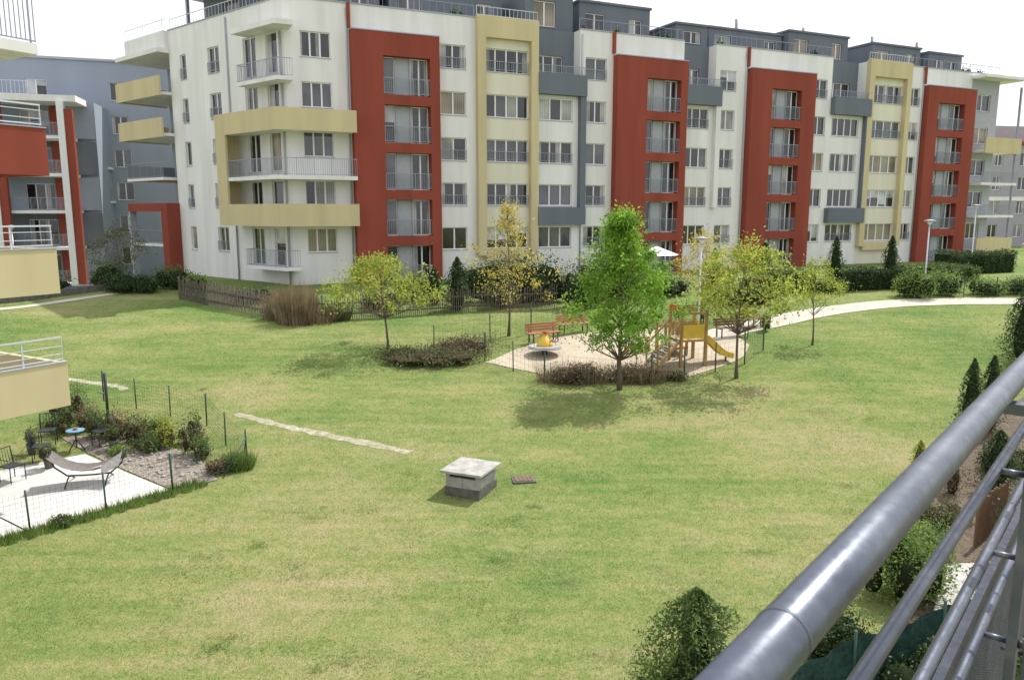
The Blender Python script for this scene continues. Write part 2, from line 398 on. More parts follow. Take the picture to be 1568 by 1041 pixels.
def inpoly(X,Y,poly):
    r=np.zeros(len(X),bool); n=len(poly)
    for i in range(n):
        x1,y1=poly[i];x2,y2=poly[(i+1)%n]
        c=((y1>Y)!=(y2>Y))&(X<(x2-x1)*(Y-y1)/((y2-y1) if y2!=y1 else 1e-9)+x1); r^=c
    return r
# ------------------------------------------------------------------ ground
xs=np.concatenate([[-900,-500,-250,-140,-90],np.arange(-60,60.1,1.0),[90,140,250,500,900]])
ys=np.concatenate([[-200,-60,-20],np.arange(0,76,0.5),[80,90,110,150,220,350,600,1200]])
GX,GY=np.meshgrid(xs,ys); GZ=gz(GX,GY)
V=np.stack([GX,GY,GZ],-1).reshape(-1,3).tolist(); nx=len(xs)
F=[(j*nx+i,j*nx+i+1,(j+1)*nx+i+1,(j+1)*nx+i) for j in range(len(ys)-1) for i in range(nx-1)]
me=bpy.data.meshes.new("ground_lawn"); me.from_pydata(V,[],F); me.materials.append(M_lawn); me.update()
for p in me.polygons: p.use_smooth=True
link(bpy.data.objects.new("ground_lawn",me))
SAND=smooth([(-1.1,32.3),(0.6,34.6),(2.6,36.6),(6.9,38.0),(10.6,36.4),(10.0,33.2),(6.9,30.4),(4.0,29.8),(1.4,30.4),(-1.1,32.3)],4)[:-1]
SAND=[(x+random.uniform(-.08,.08),y+random.uniform(-.08,.08)) for x,y in SAND]
sheet("sandpit",SAND,M_sand,0.02)
PATH=strip(smooth([(9.2,36.0),(11.0,37.8),(13.2,39.2),(16.2,41.1),(20.4,43.0),(24.3,43.7),(28.8,43.8),(40,43)],4),1.6,.04)
sheet("gravel_path",PATH,M_path,0.026)
FP1=strip(smooth([(-9.6,26.4),(-7.6,25.2),(-5.4,24.1),(-3.1,23.0)],9),0.34,.35)
FP2=strip(smooth([(-18.5,30.5),(-16.8,29.9),(-15.4,29.4),(-14.6,28.9)],6),0.3,.35)
sheet("worn_footpath",FP1,M_worn,0.008); sheet("worn_footpath",FP2,M_worn,0.008)
PATIO=[(-12.1,17.2),(-9.35,20.4),(-13.0,22.9),(-18,19.5),(-17,15)]
sheet("patio_paving",PATIO,M_pave,0.03)
BED=[(-9.3,20.45),(-8.3,21.1),(-9.6,22.9),(-12.6,24.5),(-14.5,24.2),(-12.9,22.95)]
sheet("pebble_bed",BED,M_bed,0.022)
GARD=[(3.0,9.0),(3.6,11.2),(7.0,13.0),(8.3,15.6),(10.3,18.8),(13.0,22.9),(16.6,26.0),(22.5,31.4),(40,32),(40,5),(3,5)]
sheet("garden_soil",GARD,M_soil,0.02)
sheet("white_pebbles",[(7.6,13.2),(10.8,13.2),(11.2,16.2),(9.4,16.0)],granular("white_pebble",(0.2,0.19,0.17),(.5,.49,.46),(.7,.69,.66),11,1.0),0.04)
KERB=strip(smooth([(-40,40.2),(-31,41.2),(-27.5,42.0),(-25.2,44.0),(-22.8,46.6)],4),0.7,.05)
sheet("side_path",KERB,M_path,0.024)
mb=MB()
pp=smooth([(-40,42.4),(-31,43.0),(-27.9,43.7),(-25.9,45.6),(-23.2,48.2)],4)
for a,b in zip(pp[:-1],pp[1:]):
    za=g(*a);zb=g(*b); L=math.dist(a,b)
    mb.beam((a[0],a[1],za+.1),(b[0],b[1],zb+.1),.2,.55,M_concd)
mb.build("low_retaining_wall")
sheet("road",[(-60,47.8),(-26.5,47.8),(-24.5,52),(-26,57),(-60,57)],M_asph,0.03)
n=330000
Y=np.exp(rng.uniform(math.log(10.3),math.log(44),n)); X=rng.uniform(-0.72,0.72,n)*Y
ok=np.ones(n,bool)
for pg in (SAND,PATH,FP1,FP2,PATIO,BED,GARD,KERB): ok&=~inpoly(X,Y,pg) if pg not in (FP1,FP2) else ~(inpoly(X,Y,pg)&(rng.random(n)<0.66))
X=X[ok];Y=Y[ok]; n=len(X); Z=gz(X,Y)
clump=0.75+0.5*(np.sin(X*2.1+np.sin(Y*1.3)*2)*np.sin(Y*1.7+X*.6))+.35*np.sin(X*5.3+Y*2.2)*np.sin(Y*6.1-X*1.7)
H=rng.uniform(.022,.058,n)*(0.75+0.4*np.clip(clump,0,2)); wd=0.0034*(Y/11)**0.9*rng.uniform(.7,1.4,n); a=rng.random(n)*6.283; l=rng.normal(size=(n,2))*0.026
V=np.empty((n,3,3)); V[:,0]=np.stack([X-np.cos(a)*wd,Y-np.sin(a)*wd,Z],1); V[:,1]=np.stack([X+np.cos(a)*wd,Y+np.sin(a)*wd,Z],1)
V[:,2]=np.stack([X+l[:,0],Y+l[:,1],Z+H],1)
npmesh("lawn_grass",V.reshape(-1,3),3,M_blade)
def tufts(name,cnt,per,rad,hh,wd,mat):
    VV=[]
    for i in range(cnt):
        y=math.exp(random.uniform(math.log(12),math.log(34))); x=random.uniform(-.55,.5)*y
        if inpoly(np.array([x]),np.array([y]),GARD)[0] or inpoly(np.array([x]),np.array([y]),SAND)[0] or (x<-7.5 and y<26): continue
        r=rad*random.uniform(.4,1.5); k=int(per*random.uniform(.5,1.5)); q=rng.normal(size=(k,2))*r*.5; q[:,0]*=random.uniform(.8,2.6)
        X=x+q[:,0]; Yv=y+q[:,1]; Z=gz(X,Yv)+.01; b=rng.random(k)*6.28; h=hh*rng.uniform(.4,1.1,k)
        v=np.empty((k,3,3)); v[:,0]=np.stack([X-np.cos(b)*wd,Yv-np.sin(b)*wd,Z],1); v[:,1]=np.stack([X+np.cos(b)*wd,Yv+np.sin(b)*wd,Z],1); v[:,2]=np.stack([X+rng.normal(size=k)*.04,Yv+rng.normal(size=k)*.04,Z+h],1); VV.append(v.reshape(-1,3))
    return npmesh(name,np.concatenate(VV),3,mat)
tufts("clover_patches",90,130,.42,.045,.009,L_clov); tufts("mown_clippings",80,120,.5,.045,.006,L_clip)
# ------------------------------------------------------------------ building kit
def wall(mb,x0,x1,z0,z1,ops,mat,y=0.0,dep=0.22):
    X=sorted({x0,x1}|{c for o in ops for c in o[:2] if x0<c<x1}); Z=sorted({z0,z1}|{c for o in ops for c in o[2:4] if z0<c<z1})
    for i in range(len(X)-1):
        for j in range(len(Z)-1):
            cx=(X[i]+X[i+1])/2; cz=(Z[j]+Z[j+1])/2
            if any(o[0]<cx<o[1] and o[2]<cz<o[3] for o in ops): continue
            mb.poly([(X[i],y,Z[j]),(X[i+1],y,Z[j]),(X[i+1],y,Z[j+1]),(X[i],y,Z[j+1])],mat)
    for o in ops:
        a,b,c,d=o[:4]; y2=y+dep
        mb.poly([(a,y,c),(a,y2,c),(a,y2,d),(a,y,d)],mat); mb.poly([(b,y,c),(b,y,d),(b,y2,d),(b,y2,c)],mat)
        mb.poly([(a,y,d),(a,y2,d),(b,y2,d),(b,y,d)],mat); mb.poly([(a,y,c),(b,y,c),(b,y2,c),(a,y2,c)],mat)
def window(mb,x0,x1,z0,z1,y,n=2,rail=False,style=None,sill=True):
    yf=y+0.12; fw=0.065
    mb.box(x0,x1,yf,yf+.06,z0,z0+fw,M_frame); mb.box(x0,x1,yf,yf+.06,z1-fw,z1,M_frame)
    w=(x1-x0)/n
    for i in range(n+1):
        cx=x0+i*w; a=max(x0,cx-fw*.75) ; b=min(x1,cx+fw*.75)
        mb.box(a,b,yf,yf+.06,z0+fw,z1-fw,M_frame)
    st=style or random.choices(['dark','mid','curt','blindpart','mix','side','tan'],[34,18,6,9,16,18,6])[0]
    for i in range(n):
        a=x0+i*w+fw*.75;b=x0+(i+1)*w-fw*.75
        base=G_mid if st in('mid','tan') else G_dark
        if st=='curt': base=G_curt
        if st=='tan': base=G_curt2
        if st=='mix': base=random.choice([G_dark,G_mid,G_curt,G_dark])
        mb.poly([(a,yf+.045,z0+fw),(b,yf+.045,z0+fw),(b,yf+.045,z1-fw),(a,yf+.045,z1-fw)],base)
        if st=='blindpart':
            t=random.uniform(.3,.9); mb.box(a,b,yf+.02,yf+.03,z1-fw-(z1-z0-2*fw)*t,z1-fw,G_blind)
        if st=='side' or (st=='dark' and random.random()<.4):
            s=(b-a)*random.uniform(.2,.55); q=a if (i%2==0) else b-s
            mb.box(q,q+s,yf+.02,yf+.03,z0+fw,z1-fw,G_curt)
    if sill: mb.box(x0-.04,x1+.04,y-.05,y+.08,z0-.04,z0-.002,M_lgrey)
    if rail: railing(mb,x0,x1,z0+.08,y-.06,0.62,M_rail,0.13)
def railing(mb,x0,x1,z,y,h,mat=None,sp=0.13,M=None):
    mat=mat or M_rail
    mb.box(x0,x1,y-.02,y+.02,z+h-.04,z+h,mat,M); mb.box(x0,x1,y-.012,y+.012,z+.05,z+.08,mat,M)
    n=max(2,int((x1-x0)/sp))
    for i in range(n+1):
        c=x0+.015+(x1-x0-.03)*i/n; t=.02 if i%8==0 else .009
        mb.box(c-t,c+t,y-.009,y+.009,z+.08 if t<.02 else z-.0,z+h-.04,mat,M)
def sill_rows(): return [(2.0+2.95*k,3.5+2.95*k) for k in range(5)]
# ------------------------------------------------------------------ main apartment building
ANG=math.radians(24.8); BZ=3.1
Mfac=Matrix.Translation((-7.05,52,BZ))@Matrix.Rotation(ANG,4,'Z')
apt=empty("apartment_building")
mb=MB(); ZT=17.1
def white_sec(x0,x1,w0,w1,n,rails=True,rows=range(5)):
    ops=[(w0,w1)+sill_rows()[k] for k in rows]
    wall(mb,x0,x1,-.5,ZT,ops,M_white)
    for i,o in enumerate(ops): window(mb,*o,0,n,rail=(rails and (random.random()<.45 or i==4)))
def red_sec(x0,x1,o0,o1,p=.6):
    ops=[(o0,o1,2.95*k+.02,2.95*k+2.35) for k in range(5)]
    wall(mb,x0,x1,-.5,15.55,ops,M_red,y=-p,dep=p+.25)
    mb.poly([(x0,-p,-.5),(x0,0,-.5),(x0,0,15.55),(x0,-p,15.55)],M_red); mb.poly([(x1,-p,-.5),(x1,-p,15.55),(x1,0,15.55),(x1,0,-.5)],M_red)
    mb.poly([(x0,-p,15.55),(x1,-p,15.55),(x1,0,15.55),(x0,0,15.55)],M_red)
    mb.box(x0-.02,x1+.02,-p-.03,-.003,15.553,15.62,M_lgrey)
    mb.poly([(x0,0,15.55),(x1,0,15.55),(x1,0,ZT),(x0,0,ZT)],M_white)
    mb.box(x0-.12,x0+.06,-.25,-.003,15.7,ZT+.05,M_red)
    L=o1-o0
    for k,o in enumerate(ops):
        z0,z1=o[2],o[3]
        a=o0+L*.28; b=o0+L*.60; yb=-p+.42
        mb.poly([(a,yb+.1,z0),(b,yb+.1,z0),(b,yb+.1,z1),(a,yb+.1,z1)],M_lgrey)
        for q in (a,b): mb.box(q-.03,q+.03,yb+.02,yb+.098,z0,z1,M_lgrey)
        window(mb,o0+.02,a-.03,z0,z1,yb,1,style=random.choice(['mid','curt','mid','blindpart','dark']),sill=False)
        window(mb,b+.03,o1-.02,z0,z1,yb,2,style=random.choice(['side','mix','dark','dark']),sill=False)
        railing(mb,o0+.01,o1-.01,z0+.05,-p+.05,1.0,M_rail,0.12)
def yellow_sec(x0,x1,n=4):
    c=.6; w0,w1=x0+c+.05,x1-c
    rows=sill_rows(); ops=[(w0,w1)+rows[k] for k in range(5)]
    wall(mb,x0,x1,-.5,ZT,ops,M_cream)
    for i,o in enumerate(ops): window(mb,*o,0,n,rail=(i==4 or random.random()<.4))
    p=-.42
    mb.box(x0,x0+c,p,-.003,1.55,15.9,M_yellow); mb.box(x1-c+.05,x1,p,-.003,1.55,15.9,M_yellow)
    mb.box(x0,x1,p,-.003,15.902,17.25,M_yellow)
    mb.box(x0+c+.003,x1-c+.047,p+.1,-.003,1.2,1.85,M_yellow)
def grey_sec(x0,x1,lower=True):
    rows=sill_rows(); w0,w1=x0+.25,x1-.55; ops=[(w0,w1)+rows[k] for k in range(4)]
    wall(mb,x0,x1,-.5,13.0,ops,M_white)
    for o in ops: window(mb,*o,0,3 if x1-x0<3.6 else 4,rail=random.random()<.4)
    q=-.5
    mb.box(x0,x1+.35,q,-.003,12.55,13.95,M_grey)
    mb.box(x1-.1,x1+.35,q+.1,-.004,4.853,12.547,M_grey if lower else M_white)
    if lower: mb.box(x0,x1+.35,q,-.003,3.62,4.85,M_grey)
    wall(mb,x0,x1,13.0,ZT,[(x0+.3,x1-.9,13.7,15.35)],M_grey,y=.9); window(mb,x0+.3,x1-.9,13.7,15.35,.9,3)
    mb.poly([(x0,0,13.0),(x0,.9,13.0),(x0,.9,ZT),(x0,0,ZT)],M_white); mb.poly([(x1,0,13.0),(x1,.9,13.0),(x1,.9,ZT),(x1,0,ZT)],M_white)
    mb.poly([(x0,0,13.0),(x1,0,13.0),(x1,.9,13.0),(x0,.9,13.0)],M_roof)
    railing(mb,x0,x1+.3,13.95,-.4,.55,M_rail)
white_sec(-7.24,-3.33,-6.33,-4.5,3,False)
red_sec(-3.33,2.37,-1.35,1.72); white_sec(2.37,5.1,2.6,4.4,2); yellow_sec(5.1,9.6); grey_sec(9.6,13.05)
white_sec(13.05,15.8,13.5,15.25,2); red_sec(15.8,22.0,18.4,21.4); grey_sec(22.0,25.0,False); white_sec(25.0,28.1,25.45,27.0,2)
red_sec(28.1,34.8,30.2,33.3); white_sec(34.8,37.1,35.1,36.6,2); grey_sec(37.1,41.0); yellow_sec(41.0,46.1); white_sec(46.1,48.1,46.4,47.7,2)
red_sec(48.1,54.5,49.5,53.0)
ops=[(55.1,57.3)+r for r in sill_rows()]
wall(mb,54.5,58.4,-.5,16.6,ops,M_lgrey)
for o in ops: window(mb,*o,0,2)
for z,kind in ((10.0,'y'),(7.0,'r'),(4.0,'r'),(.8,'y')):
    mb.box(54.9,60.0,-1.5,-.004,z,z+.22,M_white)
    if kind=='y':
        mb.box(54.9,60.0,-1.6,-1.502,z-.1,z+1.3,M_yellow); mb.box(59.9,60.0,-1.498,2.5,z-.1,z+1.3,M_yellow)
    else: railing(mb,54.9,60.0,z+.22,-1.45,1.0)
    mb.box(58.42,60.0,.0,3,z,z+.2,M_white)
mb.box(59.7,59.85,-1.3,-1.15,-.5,16.0,M_rail)
mb.box(54.3,60.2,-1.5,6,16.6,16.85,M_white)
mb.poly([(-7.24,.95,ZT-.35),(58.4,.95,ZT-.35),(58.4,13,ZT-.35),(-7.24,13,ZT-.35)],M_roof)
mb.poly([(-7.24,13,-.5),(58.4,13,-.5),(58.4,13,ZT),(-7.24,13,ZT)],M_white)
mb.poly([(58.4,0,-.5),(58.4,13,-.5),(58.4,13,ZT),(58.4,0,ZT)],M_white)
def parapet(x0,x1): 
    mb.box(x0,x1,.003,.3,ZT-.5,ZT+.02,M_white); mb.box(x0,x1,-.05,.34,ZT+.022,ZT+.08,M_lgrey)
    railing(mb,x0,x1,ZT+.08,.2,.75,M_rail,.5)
for a,b in ((-7.24,5.08),(13.07,21.98),(25.02,37.08),(46.12,58.4)): parapet(a,b)
for a,b in ((5.1,9.6),(41,46.1)): railing(mb,a,b,17.25,-.2,.6,M_railw,.3)
for (a,b,y0,zt) in ((-5.5,-.5,3.0,20.0),(0.2,8.4,3.2,19.6),(9.4,13.2,1.4,20.6),(14.4,20.6,2.6,19.7),(22.3,25.3,1.6,18.7),(26.6,34.2,3,19.1),(34.4,41.2,2.4,19.4),(44.4,50.6,2.6,19.3),(51.2,55.8,2.2,19.0)):
    o=[(a+.5,a+2.2,17.3,min(19.0,zt-.5)),(b-1.9,b-.7,17.6,min(18.9,zt-.5))] if b-a>4 else [(a+.7,a+2.4,17.4,min(19.1,zt-.4))]
    wall(mb,a,b,ZT-.4,zt,o,M_grey,y=y0)
    for w in o: window(mb,*w,y0,2)
    mb.poly([(a,y0,ZT-.4),(a,11,ZT-.4),(a,11,zt),(a,y0,zt)],M_grey); mb.poly([(b,y0,ZT-.4),(b,11,ZT-.4),(b,11,zt),(b,y0,zt)],M_grey)
    mb.box(a-.1,b+.1,y0-.12,11,zt+.002,zt+.16,M_grey)
for sx in (-1.5,3,11,17.5,31,38.5,47,53): 
    mb.tube([(sx,5,18.9),(sx,5,20.6)],[.12,.12],M_rail,8); mb.box(sx+1,sx+1.9,6,7,18.9,20.0,M_lgrey)
for sx in (-3.5,13.2,27.9,48.0): mb.tube([(sx,-.07,0),(sx,-.07,16.8)],[.05,.05],M_lgrey,6)
mb.build_split(Mfac,apt)
for s,dy,h in ((4.2,1.0,.9),(6.5,.9,.8),(13.9,.8,.9),(16.5,.9,.7),(20.5,1,1.0),(21.3,1,.8),(26,1,.8),(36,1,.9),(42.5,1,.9),(47.2,.9,.7),(54.8,.9,1.0),(56.5,.9,.8)):
    p=Mfac@Vector((s,dy,ZT-.2)); bush(p.x,p.y,.9,.7,h+.3,260,.12,random.choice([L_mid,L_olive,L_dark]),"potted_plant",M_core,lump=4,z=p.z)
# ---- left end wing
cA=Mfac@Vector((-7.24,0,0)); Mend=Matrix.Translation(cA)@Matrix.Rotation(math.radians(-40),4,'Z')
mb=MB(); R=sill_rows()
ops=[]
for (a,b,n) in ((-12.5,-11.7,1),(-8.8,-7.4,2)):
    for r in R: ops.append((a,b,r[0]-.15,r[1],n))
for r in R: ops.append((-4.5,-3.1,r[0]-.9,r[1],2))
for r in R: ops.append((-2.0,-.8,r[0]-.9,r[1],1))
wall(mb,-14.0,0,-.5,ZT,ops,M_white)
for o in ops: window(mb,*o[:4],0,o[4],rail=(o[0]<-7 and random.random()<.6))
mb.poly([(-14.0,0,-.5),(-14.0,3,-.5),(-14.0,3,ZT),(-14.0,0,ZT)],M_white)
mb.box(-14.0,-.1,.003,.3,ZT-.5,ZT+.02,M_white); mb.box(-14.0,-.05,-.05,.34,ZT+.022,ZT+.08,M_lgrey)
railing(mb,-14.0,-.1,ZT+.08,.2,.75,M_railw,.4)
mb.tube([(-6.3,-.08,0),(-6.3,-.08,16.9)],[.06,.06],M_lgrey,6); mb.tube([(-.35,-.1,0),(-.35,-.1,15.2)],[.06,.06],M_lgrey,6)
mb.poly([(-20.3,.3,ZT-.3),(0,.3,ZT-.3),(0,12,ZT-.3),(-20.3,12,ZT-.3)],M_roof)
wall(mb,-20.3,-14.0,-.5,ZT,[(-19.5,-17.6)+(r[0]-.9,r[1]) for r in R]+[(-16.5,-15.0)+(r[0]-.9,r[1]) for r in R],M_bluegrey,y=3)
for r in R: window(mb,-19.5,-17.6,r[0]-.9,r[1],3,2); window(mb,-16.5,-15.0,r[0]-.9,r[1],3,2)
mb.box(-20.5,-13.9,-.9,3.2,15.6,15.9,M_white); mb.box(-20.1,-14.0,-.3,3,15.902,ZT,M_white)
railing(mb,-20.1,-14.0,ZT,-.2,.8,M_railw,.35)
for z in (12.75,9.9):
    mb.box(-20.6,-13.8,-1.0,-.85,z-.1,z+1.25,M_yellow); mb.box(-20.6,-20.45,-.848,2.9,z-.1,z+1.25,M_yellow); mb.box(-20.4,-14.01,-.84,2.99,z,z+.2,M_white)
mb.box(-20.0,-14.3,-.9,2.99,6.8,7.0,M_white); railing(mb,-20.0,-14.3,7.0,-.85,1.1)
mb.box(-20.0,-19.95,-.85,2.9,7.0,8.0,M_rail)
mb.box(-20.0,-13.9,-1.0,2.99,4.55,5.15,M_red); mb.box(-14.8,-13.9,-1.0,2.9,-.5,4.548,M_red); mb.box(-20.0,-19.8,-1,-.5,-.5,4.548,M_lgrey)
mb.box(-19.7,-14.9,-.9,2.99,2.0,2.18,M_white); railing(mb,-19.7,-14.9,2.18,-.85,1.0)
mb.box(-15.0,-14.4,1.2,1.5,7.0,15.5,M_red)
wall(mb,-13.5,-.5,ZT-.3,19.6,[(-11,-9,17.4,19.1),(-6,-3,17.4,19.1)],M_grey,y=2.6); window(mb,-11,-9,17.4,19.1,2.6,2); window(mb,-6,-3,17.4,19.1,2.6,3)
mb.box(-14.2,0,1.0,10,19.6,19.9,M_bluegrey); mb.box(-13.7,-13.5,1.3,1.5,ZT,19.6,M_rail)
mb.build_split(Mend,apt,"_wing")
mb=MB()
def EP(k,o): v=Mend@Vector((-k,-o,0)); return (v.x,v.y)
def FP(s,o): v=Mfac@Vector((s,-o,0)); return (v.x,v.y)
A=(cA.x,cA.y)
def cp(d): return (A[0]-.157*d,A[1]-1.174*d)
def band(k,s,d,t,z0,z1,mat):
    mb.prism([EP(k,d),cp(d),FP(s,d),FP(s,d-t),cp(d-t),EP(k,d-t)],BZ+z0,BZ+z1,mat)
    mb.prism([EP(k,d-t-.003),EP(k,.003),EP(k-t,.003),EP(k-t,d-t-.003)],BZ+z0,BZ+z1,mat)
def slab(k,s,d,z0,z1,mat): mb.prism([EP(k,d),cp(d),FP(s,d),FP(s,.005),cp(.005),EP(k,.005)],BZ+z0,BZ+z1,mat)
def prail(k,s,d,z):
    P=[EP(k,d),cp(d),FP(s,d)]
    P0=EP(k,.05); P=[P0]+P
    for a,b in zip(P[:-1],P[1:]):
        L=math.dist(a,b); M=Matrix.Translation((a[0],a[1],0))@Matrix.Rotation(math.atan2(b[1]-a[1],b[0]-a[0]),4,'Z')
        railing(mb,0,L,BZ+z,0,1.05,M_rail,.13,M)
slab(5.6,-3.4,1.4,9.35,9.5,M_white); band(5.75,-3.38,1.55,.15,9.3,10.6,M_yellow)
slab(5.6,-3.4,1.4,3.75,3.9,M_white); band(5.75,-3.38,1.55,.15,3.65,5.0,M_yellow)
slab(5.5,-3.4,1.45,6.45,6.68,M_white); prail(5.5,-3.4,1.4,6.68)
mb.prism([EP(5.75,1.55),EP(4.6,1.55),EP(4.6,1.4),EP(5.75,1.4)],BZ+5.003,BZ+9.297,M_yellow)
mb.prism([EP(5.75,1.397),EP(5.75,.01),EP(5.6,.01),EP(5.6,1.397)],BZ+5.003,BZ+9.297,M_yellow)
slab(3.6,-7.0,1.1,12.2,12.42,M_white); prail(3.6,-7.0,1.05,12.42)
slab(3.9,-6.9,1.2,15.3,15.6,M_white)
slab(3.6,-7.0,1.1,.95,1.15,M_white); prail(3.6,-7.0,1.05,1.15)
mb.build_split(None,apt,"_corner_balcony")
# ------------------------------------------------------------------ grey building far left
e=empty("grey_apartment_block"); mb=MB()
Mg=Matrix.Translation((-46,70,1.2))@Matrix.Rotation(math.radians(18),4,'Z')
ops=[(a,b,1.6+2.95*k,3.2+2.95*k) for k in range(6) for a,b in ((10.2,11.6),(3.5,5.2))]
wall(mb,0,30,-1,19.7,ops,M_bluegrey)
for o in ops: window(mb,*o,0,2)
mb.poly([(0,0,-1),(0,14,-1),(0,14,19.7),(0,0,19.7)],M_bluegrey); mb.poly([(0,0,19.7),(30,0,19.7),(30,14,19.7),(0,14,19.7)],M_roof)
mb.box(-.2,30,-.15,.2,19.702,19.9,M_lgrey); mb.box(14,17,3,6,19.7,21,M_lgrey)
for z in (10.2,7.2): mb.box(8.8,10,-1.2,-.01,z,z+.2,M_white); railing(mb,8.8,10,z+.2,-1.1,1)
mb.build_split(Mg,e)
e=empty("loggia_frame_block"); mb=MB()
Mg=Matrix.Translation((-45.0,63.0,1.2))@Matrix.Rotation(math.radians(14),4,'Z')
W=10.0
mb.box(-2,W,-.0,3.2,15.2,15.7,M_white)
for cx in (3.4,W-1.4):
    mb.box(cx,cx+.5,-.25,.25,-.5,15.197,M_whitep); mb.box(cx+.503,cx+1.1,-.15,.3,-.5,15.197 if cx<4 else 14.6,M_red)
for k in range(5):
    z=3.0*k+.3
    mb.box(-2,W-.9,.31,3.19,z,z+.25,M_white); railing(mb,-2,W-1.45,z+.25,.42,1.05,M_rail,.09)
    wall(mb,-2,W+.5,z+.25,z+3.0,[(-.5,1.5,z+.3,z+2.5),(4.8,7.0,z+.3,z+2.5)],M_grey if k%2 else M_bluegrey,y=3.2); window(mb,-.5,1.5,z+.3,z+2.5,3.2,2,sill=False); window(mb,4.8,7.0,z+.3,z+2.5,3.2,3,sill=False)
mb.box(7.2,7.9,2.8,3.18,.5,15.1,M_red)
mb.box(-2,W+.5,3.45,9,-.5,15.6,M_bluegrey)
railing(mb,-2,W-3.5,15.7,.5,1.1,M_railw,.3)
mb.build_split(Mg,e)
e=empty("distant_apartment_house"); mb=MB()
Mg=Matrix.Translation((61,104,3.1))@Matrix.Rotation(math.radians(12),4,'Z')
ops=[(a,a+1.4,1.2+3.1*k,2.9+3.1*k) for k in range(4) for a in (2,6,10,14,18)]
wall(mb,0,24,-.5,13.2,ops,M_mauve)
for o in ops: window(mb,*o,0,2)
mb.poly([(0,0,-.5),(0,12,-.5),(0,12,13.2),(0,0,13.2)],M_mauve); mb.box(-.4,24.4,-.4,12,13.2,13.6,M_red)
mb.box(-.02,24,-.06,-.003,6.0,6.5,M_white); mb.box(3,9,2,8,13.6,15.8,M_mauve)
mb.build_split(Mg,e)
# ------------------------------------------------------------------ near-left building balconies
e=empty("neighbouring_apartment_building"); mb=MB()
th=math.atan2(1.4,.8); Mn=Matrix.Translation((-11.6,20,0))@Matrix.Rotation(th,4,'Z')
def nslab(z0,z1,zt,mat):
    mb.box(-9,0,0,.14,z0,z1,mat); mb.box(-.14,0,.143,4.2,z0,z1,mat); mb.box(-9,-.143,.143,4.2,z0+.15,z0+.35,M_white)
    mb.box(-9.0,.02,-.02,.16,z1+.002,z1+.03,M_lgrey)
    railing(mb,-9,-.05,z1+.03,.07,zt-z1,M_railw,.9)
    for dz in (.22,.42): mb.box(-9,-.05,.055,.085,z1+dz,z1+dz+.02,M_railw)
nslab(2.6,3.75,4.4,M_yellow); nslab(5.55,6.68,7.25,M_yellow); nslab(8.5,9.65,10.2,M_red)
mb.box(-9,0,0,4.2,11.4,11.65,M_white); railing(mb,-9,0,11.65,.05,1.1,M_rail,.11)
mb.box(-9,0,0,4.2,14.4,14.65,M_white)
mb.box(-9,-.6,4.21,4.4,0,16,M_white)
for z in (.3,3.1,6.1,9.0): mb.box(-5,-2,4.12,4.2,z,z+2.2,G_dark); mb.box(-3.55,-3.45,4.06,4.118,z,z+2.2,M_frame)
mb.box(-2.55,-2.35,.6,.8,0,2.6,M_whitep)
mb.build_split(Mn,e)
# ------------------------------------------------------------------ vegetation
tree(-5.54,34.2,4.0,4.9,2.0,50,5200,.13,L_ygreen,'flat',"deciduous_tree",.26,.06,(-.2,0))
tree(-.15,36.6,6.2,4.2,1.9,56,2700,.12,L_yellow,'spire',"deciduous_tree",.24,.06)
tree(4.11,28.9,6.5,3.7,1.55,92,17500,.125,L_bright,'cone',"deciduous_tree",.25,.08,(-.1,0),rag=.3)
tree(8.85,30.3,5.2,4.3,2.4,54,5000,.13,L_ygreen,'round',"deciduous_tree",.25,.065,(.15,0),rag=.28)
tree(9.8,39.8,4.3,2.9,1.9,32,1800,.12,L_yellow,'round',"deciduous_tree",.26,.05)
tree(13.6,35.0,3.8,2.0,1.85,24,1700,.11,L_ygreen,'round',"deciduous_tree",.20,.045)
tree(-24.6,49,3.6,2.8,1.0,30,1800,.13,L_olive,'round',"small_tree",.3,.05)
def reeds(x,y,w,h,n,mat,name="ornamental_grass",sp=.35,wd=.012):
    a=rng.random(n)*6.28; r=np.sqrt(rng.random(n))*w/2; X=x+r*np.cos(a);Yv=y+r*np.sin(a)*.6; Z=gz(X,Yv); H=h*rng.uniform(.45,1.1,n)
    dx=np.cos(a)*r*sp+rng.normal(size=n)*.12*min(1,h); b=rng.random(n)*6.28
    V=np.empty((n,3,3)); V[:,0]=np.stack([X-np.cos(b)*wd,Yv-np.sin(b)*wd,Z],1);V[:,1]=np.stack([X+np.cos(b)*wd,Yv+np.sin(b)*wd,Z],1);V[:,2]=np.stack([X+dx,Yv+np.sin(a)*r*sp*.6,Z+H],1)
    return npmesh(name,V.reshape(-1,3),3,mat)
bush(-3.5,32.6,4.4,2.6,.72,7000,.09,L_olive,"low_shrub",M_cored,lump=26,rot=-.1,cs=.5)
bush(-2.2,33.8,2.4,1.6,.8,2500,.09,L_brown,"low_shrub",M_cored,lump=12,cs=.5)
bush(2.6,29.7,2.6,1.1,.85,3600,.08,L_brown,"low_shrub",M_cored,lump=16,cs=.45)
bush(4.9,29.9,2.4,1.1,.8,3600,.08,L_brown,"low_shrub",M_cored,lump=16,cs=.45)
bush(6.2,30.0,1.4,.8,.45,1600,.08,L_olive,"low_shrub",M_cored,lump=8,cs=.5)
for x in (1.6,2.4,3.2,4.4,5.3): reeds(x,29.75+random.uniform(-.1,.2),1.2,.85,420,L_straw,"dry_grass_clump",.5,.008)
thuja(-2.95,41.9,2.8,1.3,2600,.14); thuja(-.6,42.6,2.3,1.5,2400,.14,L_mid); thuja(-4.3,43.2,2.0,1.1,1600,.14)
bush(.6,43.6,5.4,1.9,3.0,7000,.14,L_dark,"shrub",lump=18); bush(3.9,42.5,2.2,1.8,3.4,4200,.12,L_greyg,"shrub",lump=12)
